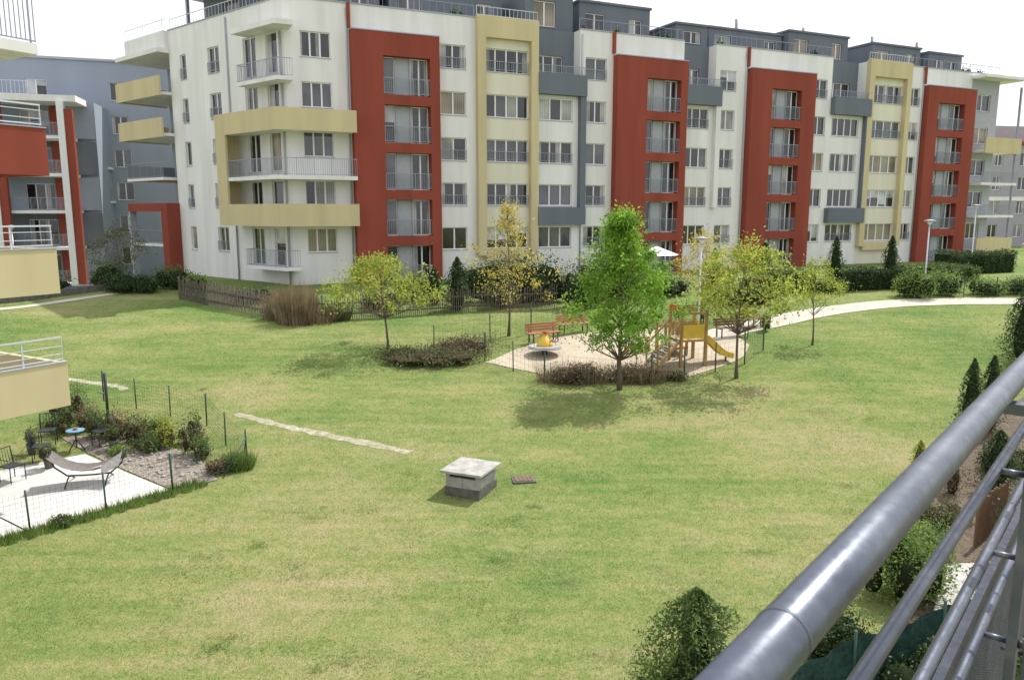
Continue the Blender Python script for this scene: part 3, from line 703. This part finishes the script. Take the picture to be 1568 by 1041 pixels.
bush(6.6,45,3.4,1.5,1.9,3000,.13,L_mid,"shrub",lump=10); bush(9.0,45.5,2.6,1.4,1.4,2200,.13,L_greyg,"shrub"); bush(-5.6,44,2.6,1.4,1.7,2200,.13,L_mid,"shrub")
bush(12.6,43.2,3.6,1.4,1.3,2600,.12,L_mid,"shrub",lump=12); bush(-1.5,46,4,1.6,2.3,2500,.14,L_mid,"shrub")
bush(-7.4,42,2.4,1.2,1.3,1800,.12,L_olive,"shrub"); bush(-14.5,43.5,3,1.3,1.1,1800,.12,L_greyg,"shrub")
hedge([(14.6,45.9),(18,46.7)],1.1,1.2,L_mid); hedge([(19.6,47.0),(24,47.9)],1.1,1.35,L_dark); bush(18.6,46.2,2.2,1.2,1.2,1600,.12,L_light,"shrub"); bush(14.2,45.6,1.8,1.1,1.5,1400,.12,L_olive,"shrub")
thuja(19.9,48.2,3.1,1.1,1800,.14); thuja(23.4,48.4,3.1,1.1,1800,.14); thuja(15.6,48.4,2.7,1.1,1600,.14); thuja(12.4,48,2.4,1.1,1500,.14)
bush(23.4,44.9,2.4,1.5,2.0,3400,.12,L_light,"shrub",lump=10,cs=.6); bush(25.3,45.4,1.8,1.2,1.7,2000,.12,L_light,"shrub",cs=.6); bush(27.6,45.6,2.4,1.2,1.3,2000,.12,L_light,"shrub",cs=.6); bush(30.2,46,2.4,1.2,1.2,1800,.12,L_mid,"shrub",cs=.6)
bush(26.0,46.8,2.0,1.2,1.5,1600,.12,L_mid,"shrub")
hedge([(31.5,57.5),(38,60)],1.5,1.6,L_dark); hedge([(24.5,50),(31,52.5)],1.2,1.0,L_mid)
bush(-20.6,47.4,3.0,1.4,1.7,2200,.12,L_mid,"shrub",lump=12); bush(-22.6,46.2,3.4,1.5,1.5,2800,.12,L_dark,"shrub",lump=12); bush(-24.4,47.6,2.4,1.3,1.9,1600,.12,L_mid,"shrub"); bush(-18.8,46.6,1.8,1.2,1.2,1200,.12,L_light,"shrub")
bush(-27.5,56,4,2,2.2,2000,.16,L_light,"shrub"); bush(-35,58,6,2,2.6,2500,.18,L_mid,"shrub")
for (x,y,w,h) in ((-72,95,16,9),(-58,100,14,8),(-88,90,14,11),(80,128,20,7),(102,120,20,9),(70,150,20,8)):
    bush(x,y,w,6,h,5000,.5,L_mid,"distant_trees",lump=16,z=2)
thuja(21.6,32.3,3.4,1.7,5500,.12); thuja(23.2,34.2,3.0,1.7,3000,.12)
thuja(14.6,24.2,2.6,.75,3200,.09); thuja(15.6,24.8,2.5,.8,3000,.09)
thuja(13.2,20.4,1.7,1.0,3600,.08); bush(14.2,21.6,1.4,1.2,1.0,2200,.07,L_olive,"shrub")
thuja(11.55,21.3,1.1,.55,1300,.07,L_ygreen,"young_conifer",M_cored); thuja(11.9,20.2,1.3,.5,1300,.07,L_brown,"young_conifer",M_cored); bush(10.6,18.4,1.3,1.0,.6,2200,.06,L_olive,"shrub",M_cored)
bush(7.75,14.6,1.5,1.3,1.9,5600,.075,L_light,"shrub",lump=16,up=.2,cs=.5); bush(8.5,15.2,1.0,.9,1.5,2200,.07,L_mid,"shrub",lump=8,cs=.6); bush(9.2,16.6,1.3,1.2,1.0,3000,.06,L_light,"shrub",cs=.6); bush(5.6,12.6,1.5,1.0,.8,3000,.06,L_dark,"shrub")
thuja(2.75,10.85,2.1,1.5,8500,.08,L_mid,lob=1.5); bush(3.4,10.4,1.0,.9,1.4,3600,.06,L_dark,"shrub"); bush(2.3,11.0,.8,.6,1.1,1500,.07,L_light,"shrub",M_cored,cs=.4)
bush(9.9,15.0,1.4,1.0,.6,2200,.06,L_brown,"low_shrub",M_cored); bush(11.8,16.8,1.6,1.3,1.6,3000,.07,L_dark,"shrub")
bush(6.6,11.3,1.3,1.2,1.0,3000,.06,L_dark,"shrub")
hedge([(4.8,8.2),(9.5,11.4),(14,15.5)],1.0,1.3,L_dark,dens=420,ls=.07)
reeds(-10.9,39.0,1.9,2.2,1900,L_straw); reeds(-12.2,39.7,1.1,1.5,500,L_straw); reeds(-8.9,39.6,1.3,1.1,500,L_olive); reeds(-10.2,39.2,2.6,1.2,700,L_brown)
# wooden paling fence
mb=MB(); fp=[(-19.0,44.4),(-15.5,42.0),(-12.3,40.1),(-9.4,39.5),(-6.2,40.1),(-2.2,41.4),(2.5,42.0)]
for a,b in zip(fp[:-1],fp[1:]):
    L=math.dist(a,b); n=int(L/.11); 
    for i in range(n):
        t=i/n; x=a[0]+(b[0]-a[0])*t; y=a[1]+(b[1]-a[1])*t; z=g(x,y); h=random.uniform(1.05,1.38)
        mb.beam((x,y,z-.05),(x+random.uniform(-.04,.04),y,z+h),.08,.03,M_woodd)
    for dz in (.3,.85): mb.beam((a[0],a[1]+.06,g(*a)+dz),(b[0],b[1]+.06,g(*b)+dz),.04,.07,M_woodd)
mb.build("wooden_paling_fence")
def wire_fence(pts,h,name,sp=2.0,mesh=True,cell=.22,wr=.0035,pr=.022):
    mb=MB()
    for a,b in zip(pts[:-1],pts[1:]):
        L=math.dist(a,b); n=max(1,round(L/sp))
        P=[(a[0]+(b[0]-a[0])*i/n,a[1]+(b[1]-a[1])*i/n) for i in range(n+1)]
        for p in P: z=g(*p); mb.tube([(p[0],p[1],z),(p[0]+random.uniform(-.03,.03),p[1],z+h+random.uniform(.02,.1))],[pr,pr],M_green,6)
        if mesh:
            for p,q in zip(P[:-1],P[1:]):
                zp,zq=g(*p),g(*q); k=0
                while k*cell<=h: 
                    mb.tube([(p[0],p[1],zp+.03+k*cell*.97),(q[0],q[1],zq+.03+k*cell*.97)],[wr,wr],M_green,3,False); k+=1
                m=int(math.dist(p,q)/cell)
                for i in range(m):
                    t=i/m; x=p[0]+(q[0]-p[0])*t; y=p[1]+(q[1]-p[1])*t; z=zp+(zq-zp)*t
                    mb.tube([(x,y,z),(x,y,z+h)],[wr*.8,wr*.8],M_green,3,False)
    return mb.build(name)
wire_fence([(-12.6,16.3),(-9.2,20.25),(-7.75,22.0),(-10.2,25.3),(-14.8,27.6),(-18,28.6)],1.05,"wire_mesh_fence",1.9,cell=.12,wr=.003)
wire_fence([(-3.4,33.4),(-1.15,32.5),(1.25,29.6),(4.0,28.95),(6.8,30.2),(9.7,32.0),(11.1,34.0),(11.0,36.0)],1.15,"playground_fence",2.0,cell=.22,wr=.004,pr=.028)
wire_fence([(-3.4,33.4),(-1.0,35.3),(.9,36.9),(3.0,38.2)],1.3,"playground_fence",2.2,mesh=True,cell=.3,wr=.004,pr=.026)
wire_fence([(24,44.6),(28,45.0),(33,45.4)],1.1,"wire_mesh_fence",2.0,cell=.25)
mb=MB()
for a,b in (((-7.75,22.0),(-8.2,21.2)),((-7.75,22.0),(-8.1,22.7)),((-12.1,17.0),(-11.5,17.7))): mb.tube([(a[0],a[1],g(*a)+.9),(b[0],b[1],g(*b))],[.018,.018],M_green,6)
mb.build("fence_brace")
def netmat():
    m,nt,b=newmat("green_netting"); b.inputs["Roughness"].default_value=.8
    geo=N(nt,"ShaderNodeNewGeometry").outputs["Position"]
    c=ramp(nt,noise(nt,geo,7,4,.7),[(.35,(.006,.03,.022)),(.65,(.02,.085,.06))]); nt.links.new(c,b.inputs["Base Color"]); bump(nt,b,noise(nt,geo,5,4),.8,.08); return m
M_net=netmat()
mb=MB(); P=[(3.7,10.2),(5.3,11.2),(7.2,12.15),(8.6,12.9)]
for a,b in zip(P[:-1],P[1:]):
    n=8
    for i in range(n):
        p=[(a[0]+(b[0]-a[0])*t/n,a[1]+(b[1]-a[1])*t/n+.05*math.sin(t*2.2)) for t in (i,i+1)]
        h=[1.1-.08*abs(math.sin(t*.39)) for t in (i,i+1)]
        mb.poly([(p[0][0],p[0][1],.02),(p[1][0],p[1][1],.02),(p[1][0],p[1][1]+.02,h[1]),(p[0][0],p[0][1]+.02,h[0])],M_net,True)
    mb.tube([(a[0],a[1]-.05,0),(a[0],a[1]-.05,1.25)],[.025,.025],M_green,6)
mb.build("garden_netting_fence")
mb=MB()
for i in range(16):
    x=10.6+i*.10; y=16.9+i*.09; mb.beam((x,y,0),(x,y,1.15+random.uniform(-.05,.05)),.09,.02,M_slatb)
mb.build("wooden_screen")
# ------------------------------------------------------------------ patio
for (x,y,w,h,mt) in ((-13.2,24.3,.9,1.3,L_mid),(-12.5,24.1,.7,1.2,L_brown),(-11.8,23.8,.8,1.3,L_olive),(-11.2,23.2,.8,.7,L_mid),(-10.7,23.6,.7,1.2,L_ygreen),(-9.7,23.0,.7,1.3,L_olive),(-9.3,22.5,.6,.9,L_mid),(-12.0,22.9,.8,.4,L_light),(-8.5,21.6,.6,.5,L_brown),(-14.6,24.6,1.0,1.1,L_mid),(-8.0,21.75,.6,.6,L_light),(-14.9,25.6,1.2,1.5,L_mid),(-11.6,24.5,.9,1.0,L_light),(-13.9,25.0,.9,1.0,L_brown),(-10.2,23.9,.7,1.1,L_mid)):
    bush(x,y,w,w,h,int(1500*w),.065,mt,"garden_shrub",M_cored,lump=7,up=.2,cs=.5)
reeds(-7.95,21.9,.8,.6,900,L_light,"tall_grass_clump")
for i in range(14):
    t=i/13; x=-12.4+3.6*t; y=16.5+4.2*t; reeds(x,y,.7,.22,260,L_light,"grass_edge",.2)
bush(-10.95,18.2,.6,.4,.3,600,.05,L_mid,"garden_shrub",M_cored,lump=4)
mb=MB()
for i in range(90):
    a=random.random(); b=random.random(); x=-9.2-3.6*a+.9*b-.3; y=20.8+2.6*a+1.0*b
    z=g(x,y)+.02; r=random.uniform(.03,.08); blob_core(mb,(x,y,z+r*.3),(r,r*.8,r*.6),M_conc,6)
mb.build("garden_stones")
mb=MB(); M0=Matrix.Translation((-11.8,20.9,g(-11.8,20.9)+.03))@Matrix.Rotation(math.radians(14),4,'Z')
def T(p): return tuple(M0@Vector(p))
for s in (-1,1):
    mb.tube([T((s*.15,0,.22)),T((s*.55,0,.24)),T((s*.85,0,.5)),T((s*1.0,0,.88))],[.024]*4,M_black,8)
    mb.tube([T((s*.50,-.48,.02)),T((s*.50,-.2,.16)),T((s*.50,0,.23)),T((s*.50,.2,.16)),T((s*.50,.48,.02))],[.02]*5,M_black,8)
    mb.tube([T((s*.97,-.33,.80)),T((s*.99,0,.86)),T((s*.97,.33,.80))],[.016]*3,M_black,6)
mb.tube([T((-.2,0,.22)),T((.2,0,.22))],.024,M_black,8)
prof=[(-.97,.80),(-.8,.64),(-.6,.5),(-.35,.40),(-.1,.36),(.15,.36),(.4,.42),(.62,.52),(.82,.65),(.97,.80)]
for (a,b) in zip(prof[:-1],prof[1:]):
    for j in range(6):
        y0=-.33+.11*j; y1=y0+.11; e=lambda y:.10*(abs(y)/.33)**2
        mb.poly([T((a[0],y0,a[1]+e(y0))),T((b[0],y0,b[1]+e(y0))),T((b[0],y1,b[1]+e(y1))),T((a[0],y1,a[1]+e(y1)))],M_cloth,True)
for i,(a,b) in enumerate(zip(prof[5:9],prof[6:10])):
    mb.poly([T((a[0],-.28,a[1]+.12)),T((b[0],-.3,b[1]+.11)),T((b[0],.12,b[1]+.05)),T((a[0],.10,a[1]+.04))],M_blank,True)
mb.poly([T((prof[6][0],-.35,prof[6][1]+.13)),T((prof[9][0],-.36,prof[9][1]+.12)),T((prof[9][0]-.1,-.40,prof[9][1]-.25)),T((prof[6][0],-.38,prof[6][1]-.12))],M_blank,True)
mb.build("hammock_on_metal_frame")
mb=MB(); tx,ty=-13.4,23.2; tz=g(tx,ty)+.03
mb.tube([(tx,ty,tz+.60),(tx,ty,tz+.63)],[.26,.26],M_blue,20); mb.tube([(tx,ty,tz+.3),(tx,ty,tz+.6)],[.025,.025],M_black,8)
for k in range(3):
    a=k*2.09; mb.tube([(tx,ty,tz+.35),(tx+.25*math.cos(a),ty+.25*math.sin(a),tz)],[.018,.018],M_black,6)
mb.tube([(tx,ty,tz+.63),(tx,ty,tz+.70)],[.05,.07],M_pot,10)
mb.build("garden_table")
def chair(x,y,rot,name="garden_chair"):
    mb=MB(); M=Matrix.Translation((x,y,g(x,y)+.03))@Matrix.Rotation(rot,4,'Z'); T=lambda p:tuple(M@Vector(p))
    for sx in (-.22,.22):
        mb.tube([T((sx,-.22,0)),T((sx,-.22,.45))],.014,M_black,6); mb.tube([T((sx,.22,0)),T((sx,.22,.45)),T((sx,.30,.92))],.014,M_black,6)
        mb.tube([T((sx,-.2,.66)),T((sx,.26,.66))],.012,M_black,6)
    mb.box(-.23,.23,-.23,.23,.44,.47,M_black,M)
    for i in range(6): mb.tube([T((-.2+i*.08,.22,.47)),T((-.2+i*.08,.30,.92))],.007,M_black,5)
    mb.tube([T((-.22,.30,.92)),T((.22,.30,.92))],.014,M_black,6); mb.build(name)
chair(-14.0,22.4,2.0); chair(-12.8,23.6,-.6); chair(-14.0,21.0,1.2); chair(-14.5,23.6,.4)
for x,y in ((-14.6,22.9),(-12.3,23.3),(-13.5,21.9)):
    mb=MB(); z=g(x,y)+.03; mb.tube([(x,y,z),(x,y,z+.3)],[.11,.15],M_concd,12); mb.build("flower_pot"); bush(x,y,.5,.5,.6,500,.06,L_mid,"potted_plant",M_cored,lump=4,z=z+.28)
mb=MB(); px,py=-13.1,24.6; mb.tube([(px,py,g(px,py)),(px,py,2.5)],[.045,.045],M_black,8); mb.beam((px-.25,py,1.9),(px+.02,py,1.8),.05,.04,M_awn); mb.build("awning_post")
# ------------------------------------------------------------------ vent box
mb=MB(); z=g(-1.1,20.4); Mv=Matrix.Translation((-1.12,20.45,z))@Matrix.Rotation(math.radians(-24),4,'Z')
w,d,h=.50,.52,.62
mb.box(-w-.03,w+.03,-d-.03,d+.03,-.1,.22,M_concd,Mv)
mb.box(-w,w,-d,d,.222,.5,M_conc,Mv)
mb.box(-w+.06,w-.06,-d+.06,d-.06,.502,h,M_black,Mv)  # dark block puts the shade of the recess under the lid into colour
for sx in (-1,1):
    for sy in (-1,1): mb.box(sx*(w-.06)-.06,sx*(w-.06)+.06,sy*(d-.06)-.06,sy*(d-.06)+.06,.503,h-.003,M_conc,Mv)
mb.box(-w-.12,w+.12,-d-.12,d+.12,h,h+.07,M_conc,Mv)
mb.box(-.012,.012,-d-.004,-d+.01,.23,.48,M_concd,Mv)
o=mb.build("concrete_ventilation_box")
bv=o.modifiers.new("b",'BEVEL'); bv.width=.012; bv.segments=1
mb=MB(); z=g(.3,21.1); Mh=Matrix.Translation((.32,21.15,z))@Matrix.Rotation(.15,4,'Z')
mb.box(-.32,.32,-.28,.28,-.05,.035,M_concd,Mh); mb.box(-.26,.26,-.22,.22,.038,.05,M_rust,Mh)
for i in range(5): mb.box(-.24+i*.11,-.2+i*.11,-.19,.19,.053,.062,M_rust,Mh)
mb.build("manhole_cover")
# ------------------------------------------------------------------ playground
def bench(x,y,rot,slat,L=1.7,name="park_bench"):
    mb=MB(); M=Matrix.Translation((x,y,g(x,y)+.02))@Matrix.Rotation(rot,4,'Z'); T=lambda p:tuple(M@Vector(p))
    for sx in (-L*.38,L*.38):
        mb.beam(T((sx,-.2,0)),T((sx,-.2,.42)),.05,.05,M_black); mb.beam(T((sx,.2,0)),T((sx,.22,.45)),.05,.05,M_black); mb.beam(T((sx,.22,.45)),T((sx,.34,.85)),.05,.05,M_black); mb.beam(T((sx,-.22,.41)),T((sx,.22,.41)),.05,.04,M_black)
    for i in range(4): mb.box(-L/2,L/2,-.23+i*.115,-.135+i*.115,.435,.47,slat,M)
    for i in range(3):
        zz=.53+i*.12; yy=.215+i*.035; mb.box(-L/2,L/2,yy-.03,yy-.003,zz,zz+.095,slat,M)
    return mb.build(name)
bench(1.45,35.4,math.radians(28),M_slat); bench(2.95,37.0,math.radians(28),M_slat)
bench(10.3,36.3,math.radians(20),M_slatb); bench(11.6,37.9,math.radians(35),M_slatb)
bench(9.0,38.9,math.radians(5),M_slatb,1.5)
mb=MB(); cx,cy=1.42,33.3; z=g(cx,cy)+.02
mb.tube([(cx,cy,z),(cx,cy,z+.32)],[.12,.12],M_black,12); mb.tube([(cx,cy,z+.30),(cx,cy,z+.36)],[.74,.74],M_lgrey,28); mb.tube([(cx,cy,z+.362),(cx,cy,z+.40)],[.70,.70],M_conc,28)
mb.tube([(cx,cy,z+.4),(cx,cy,z+.5),(cx,cy,z+.95)],[.36,.33,.05],M_ylw,14); mb.tube([(cx,cy,z+.95),(cx,cy,z+1.02)],[.12,.12],M_redp,14)
for k in range(4):
    a=k*1.57+.4; mb.tube([(cx+.5*math.cos(a),cy+.5*math.sin(a),z+.4),(cx+.5*math.cos(a),cy+.5*math.sin(a),z+.75),(cx,cy,z+.9)],[.016]*3,M_redp,6)
mb.build("playground_carousel")
mb=MB(); tx,ty=7.35,32.3; z=g(tx,ty)+.02; M=Matrix.Translation((tx,ty,z))@Matrix.Rotation(math.radians(14),4,'Z'); T=lambda p:tuple(M@Vector(p))
for sx in (-.55,.55):
    for sy in (-.55,.55): mb.box(sx-.055,sx+.055,sy-.055,sy+.055,-.1,2.5 if sx<0 else 2.3,M_wood,M)
mb.box(-.6,.6,-.6,.6,.98,1.06,M_wood,M)
mb.box(-.49,.49,.52,.58,2.12,2.2,M_wood,M); mb.box(-.49,.49,-.58,-.52,2.12,2.2,M_wood,M)
mb.box(-.48,.48,-.575,-.545,1.12,1.66,M_ylw,M)
for i in range(6): mb.box(-.45+i*.16,-.34+i*.16,.532,.568,1.1,1.68,M_wood,M)
for sx in (-.55,.55): mb.box(sx-.03,sx+.03,-.49,.49,2.2,2.28,M_wood,M)
mb.box(-.62,-.602,-.48,.48,2.28,2.45,M_redp,M)
for sy in (-.5,.5): mb.beam(T((-.6,sy,1.03)),T((-2.0,sy-.75,.03)),.08,.12,M_wood)
for i in range(13):
    t=i/12.4; mb.beam(T((-.62-1.36*t,-.5-.73*t,1.08-.98*t)),T((-.62-1.36*t,.5-.73*t,1.08-.98*t)),.125,.035,M_woodd if i%2 else M_conc)
for sy in (-.54,.54): 
    mb.beam(T((-.6,sy,1.8)),T((-1.9,sy-.7,.85)),.06,.06,M_wood); mb.beam(T((-1.9,sy-.7,0)),T((-1.9,sy-.7,.9)),.07,.07,M_wood); mb.beam(T((-1.25,sy-.35,.6)),T((-1.25,sy-.35,1.32)),.06,.06,M_wood)
sp=[(.6,1.06),(.75,1.02),(1.05,.76),(1.35,.46),(1.6,.28),(1.9,.22)]
for a,b in zip(sp[:-1],sp[1:]):
    mb.poly([T((a[0],-.24-.2*(a[0]-.6),a[1])),T((b[0],-.24-.2*(b[0]-.6),b[1])),T((b[0],.24-.2*(b[0]-.6),b[1])),T((a[0],.24-.2*(a[0]-.6),a[1]))],M_ylw,True)
    for sy in (-.25,.25): mb.beam(T((a[0],sy-.2*(a[0]-.6),a[1]+.08)),T((b[0],sy-.2*(b[0]-.6),b[1]+.08)),.04,.22,M_ylw)
for sy in (-.3,.3): mb.box(.58,.66,sy-.03,sy+.03,1.06,1.75,M_ylw,M)
mb.tube([T((1.7,-.2,.22)),T((1.7,-.2,-.05))],.04,M_black,8)
mb.box(-.6,.5,.9,1.9,.42,.5,M_wood,M)
for sx in (-.55,.45):
    for sy in (.95,1.85): mb.box(sx-.05,sx+.05,sy-.05,sy+.05,-.1,1.5,M_wood,M)
mb.box(-.5,.4,1.82,1.88,1.3,1.38,M_wood,M)
mb.build("playground_climbing_tower_with_slide")
mb=MB(); x,y=5.0,33.6; z=g(x,y)
for i in range(4): mb.tube([(x+i*.32,y+.1*i,z),(x+i*.32,y+.1*i,z+.35+.12*i)],[.11,.11],M_wood,10)
mb.build("stepping_stumps")
mb=MB(); x,y=12.3,37.5; z=g(x,y)
mb.tube([(x,y,z),(x,y,z+.95)],[.03,.03],M_black,6); mb.tube([(x,y-.05,z+.15),(x,y-.05,z+.72)],[.2,.22],M_black,14); mb.tube([(x,y-.05,z+.73),(x,y-.05,z+.77)],[.24,.2],M_black,14); mb.build("litter_bin")
def lamp(x,y,h):
    mb=MB(); z=g(x,y); mb.tube([(x,y,z),(x,y,z+.5),(x,y,z+h-.25)],[.07,.05,.04],M_railw,10)
    mb.tube([(x,y,z+h-.25),(x,y,z+h-.05)],[.08,.17],M_whitep,14); mb.tube([(x,y,z+h-.05),(x,y,z+h),(x,y,z+h+.06)],[.33,.33,.08],M_lgrey,18); mb.build("street_lamp")
lamp(9.2,38.2,4.35); lamp(24.6,46.5,4.2); lamp(-33.0,52,5.5); lamp(34,58,5)
mb=MB(); x,y=8.6,46.8; z=g(x,y); mb.tube([(x,y,z),(x,y,z+2.6)],[.025,.025],M_whitep,6); mb.tube([(x,y,z+2.15),(x,y,z+2.65)],[1.35,.05],M_whitep,8,True,False); mb.build("garden_parasol")
# ------------------------------------------------------------------ cars
def car(x,y,rot,paint,name="parked_car"):
    z=g(x,y)+.03; M=Matrix.Translation((x,y,z))@Matrix.Rotation(rot,4,'Z'); mb=MB()
    low=[(-2.1,.35),(-2.12,.75),(-1.9,.88),(-1.0,.92),(1.1,.92),(1.9,.78),(2.12,.6),(2.1,.32)]
    cab=[(-1.75,.9),(-1.35,1.36),(-.9,1.45),(.2,1.45),(.55,1.36),(1.15,.92)]
    def ext(pr,w0,w1,mat,glass=None):
        P=lambda p,s,w:tuple(M@Vector((p[0],s*w,p[1])))
        zs=[p[1] for p in pr]; lo,hi=min(zs),max(zs)
        W=[w0+(w1-w0)*(p[1]-lo)/(hi-lo) for p in pr]; n=len(pr)
        mb.poly([P(pr[i],-1,W[i]) for i in range(n)],glass or mat); mb.poly([P(pr[i],1,W[i]) for i in range(n)][::-1],glass or mat)
        for i in range(n):
            j=(i+1)%n; gl=glass and i in (0,4); mb.poly([P(pr[i],-1,W[i]),P(pr[j],-1,W[j]),P(pr[j],1,W[j]),P(pr[i],1,W[i])],glass if gl else mat,False)
    ext(low,.86,.84,paint); ext(cab,.80,.62,paint,G_dark)
    for wx in (-1.3,1.35):
        for s in (-1,1): mb.tube([tuple(M@Vector((wx,s*.70,.31))),tuple(M@Vector((wx,s*.88,.31)))],[.31,.31],M_tyre,16)
    mb.box(-2.14,-2.1,-.75,-.5,.6,.72,M_redp,M); mb.box(-2.14,-2.1,.5,.75,.6,.72,M_redp,M); mb.build(name)
car(-30.6,49.2,math.radians(12),M_carb); car(-36.0,48.6,math.radians(10),M_cars); car(-29,53.5,math.radians(10),M_cars)
car(62,92,math.radians(20),M_cars); car(57,84,math.radians(30),M_carb)
# ------------------------------------------------------------------ foreground balcony railing
par=empty("balcony_railing"); mb=MB()
ux,uy=.6359,.7717
def RP(Y,drop): return (.824*Y-.296,Y,EYE-drop)
def rr(drop,r,y0=.2,y1=6.0,n=24): mb.tube([RP(y0+(y1-y0)*i/8,drop) for i in range(9)],[r]*9,M_hand,n)
rr(.38,.0262,n=40); rr(.562,.0115,n=20); rr(.753,.0115,n=20); rr(.95,.0115,n=16)
mb.tube([RP(.655,.38),RP(.6585,.38)],[.0268,.0268],M_hand,40)
Mr=lambda Y:Matrix.Translation((.824*Y-.296,Y,0))@Matrix.Rotation(math.atan2(uy,ux),4,'Z')
for Y in (1.66,2.02,3.6,5.2):
    m=Mr(Y); mb.box(-.028,.028,-.075,-.065+.01,EYE-1.75,EYE-.405,M_hand,m)
    mb.box(-.02,.02,-.054,.0,EYE-.43,EYE-.406,M_hand,m)
    for dz in (.562,.753,.95,1.2):
        p=m@Vector((0,-.0755,EYE-dz)); q=m@Vector((0,-.086,EYE-dz)); mb.tube([p,q],[.010,.008],M_black,10)
        p=m@Vector((0,-.054,EYE-dz)); q=m@Vector((0,-.0,EYE-dz)); mb.tube([p,q],[.007,.007],M_hand,8)
mb.build("tubes_and_posts",None,par)
mb=MB()
m=Mr(0)
L0=1.35
z0,z1=EYE-1.7,EYE-1.0
sp=.016
x=L0
while x<4.2:
    a=m@Vector((x,.04,z0)); b=m@Vector((x,.04,z1)); mb.tube([a,b],[.0018,.0018],M_hand,4,False); x+=sp
zz=z0
while zz<=z1:
    a=m@Vector((L0,.04,zz)); b=m@Vector((4.2,.04,zz)); mb.tube([a,b],[.0018,.0018],M_hand,4,False); zz+=sp
mb.box(L0,4.2,.03,.05,z1+.002,z1+.025,M_hand,m)
mb.build("mesh_panel",None,par)
# ------------------------------------------------------------------ world, sun, camera
EL=math.radians(56); AZ=math.radians(46)
w=bpy.data.worlds.new("World"); scene.world=w; w.use_nodes=True; nt=w.node_tree
bg=nt.nodes["Background"]; sky=N(nt,"ShaderNodeTexSky",sky_type='NISHITA'); sky.sun_disc=False; sky.sun_elevation=EL; sky.sun_rotation=AZ
sky.air_density=1.2; sky.dust_density=3.0
tc=N(nt,"ShaderNodeTexCoord"); mp=N(nt,"ShaderNodeMapping"); mp.inputs["Scale"].default_value=(1,1,3.0); nt.links.new(tc.outputs["Generated"],mp.inputs["Vector"])
cf=ramp(nt,noise(nt,mp.outputs[0],1.6,4,.6),[(.30,(.60,.60,.60)),(.60,(.95,.95,.95))])
c=mix(nt,cf,sky.outputs[0],(10.2,10.3,10.9)); nt.links.new(c,bg.inputs[0]); bg.inputs[1].default_value=.122
sd=bpy.data.lights.new("sun","SUN"); sd.energy=4.9; sd.angle=math.radians(.5); sd.color=(1,.965,.90)
so=link(bpy.data.objects.new("sun",sd)); d=Vector((-math.sin(AZ)*math.cos(EL),-math.cos(AZ)*math.cos(EL),-math.sin(EL))); so.rotation_euler=d.to_track_quat('-Z','Y').to_euler(); so.location=(20,20,40)
cd=bpy.data.cameras.new("camera"); cd.lens=18; cd.sensor_width=23.6; cd.clip_start=.03; cd.clip_end=3000
cd.dof.use_dof=True; cd.dof.focus_distance=30; cd.dof.aperture_fstop=9
co=link(bpy.data.objects.new("camera",cd)); co.location=(0,0,EYE); co.rotation_euler=(math.radians(90-9.28),0,0); scene.camera=co
scene.view_settings.view_transform='Standard'; scene.view_settings.look='None'; scene.view_settings.exposure=0
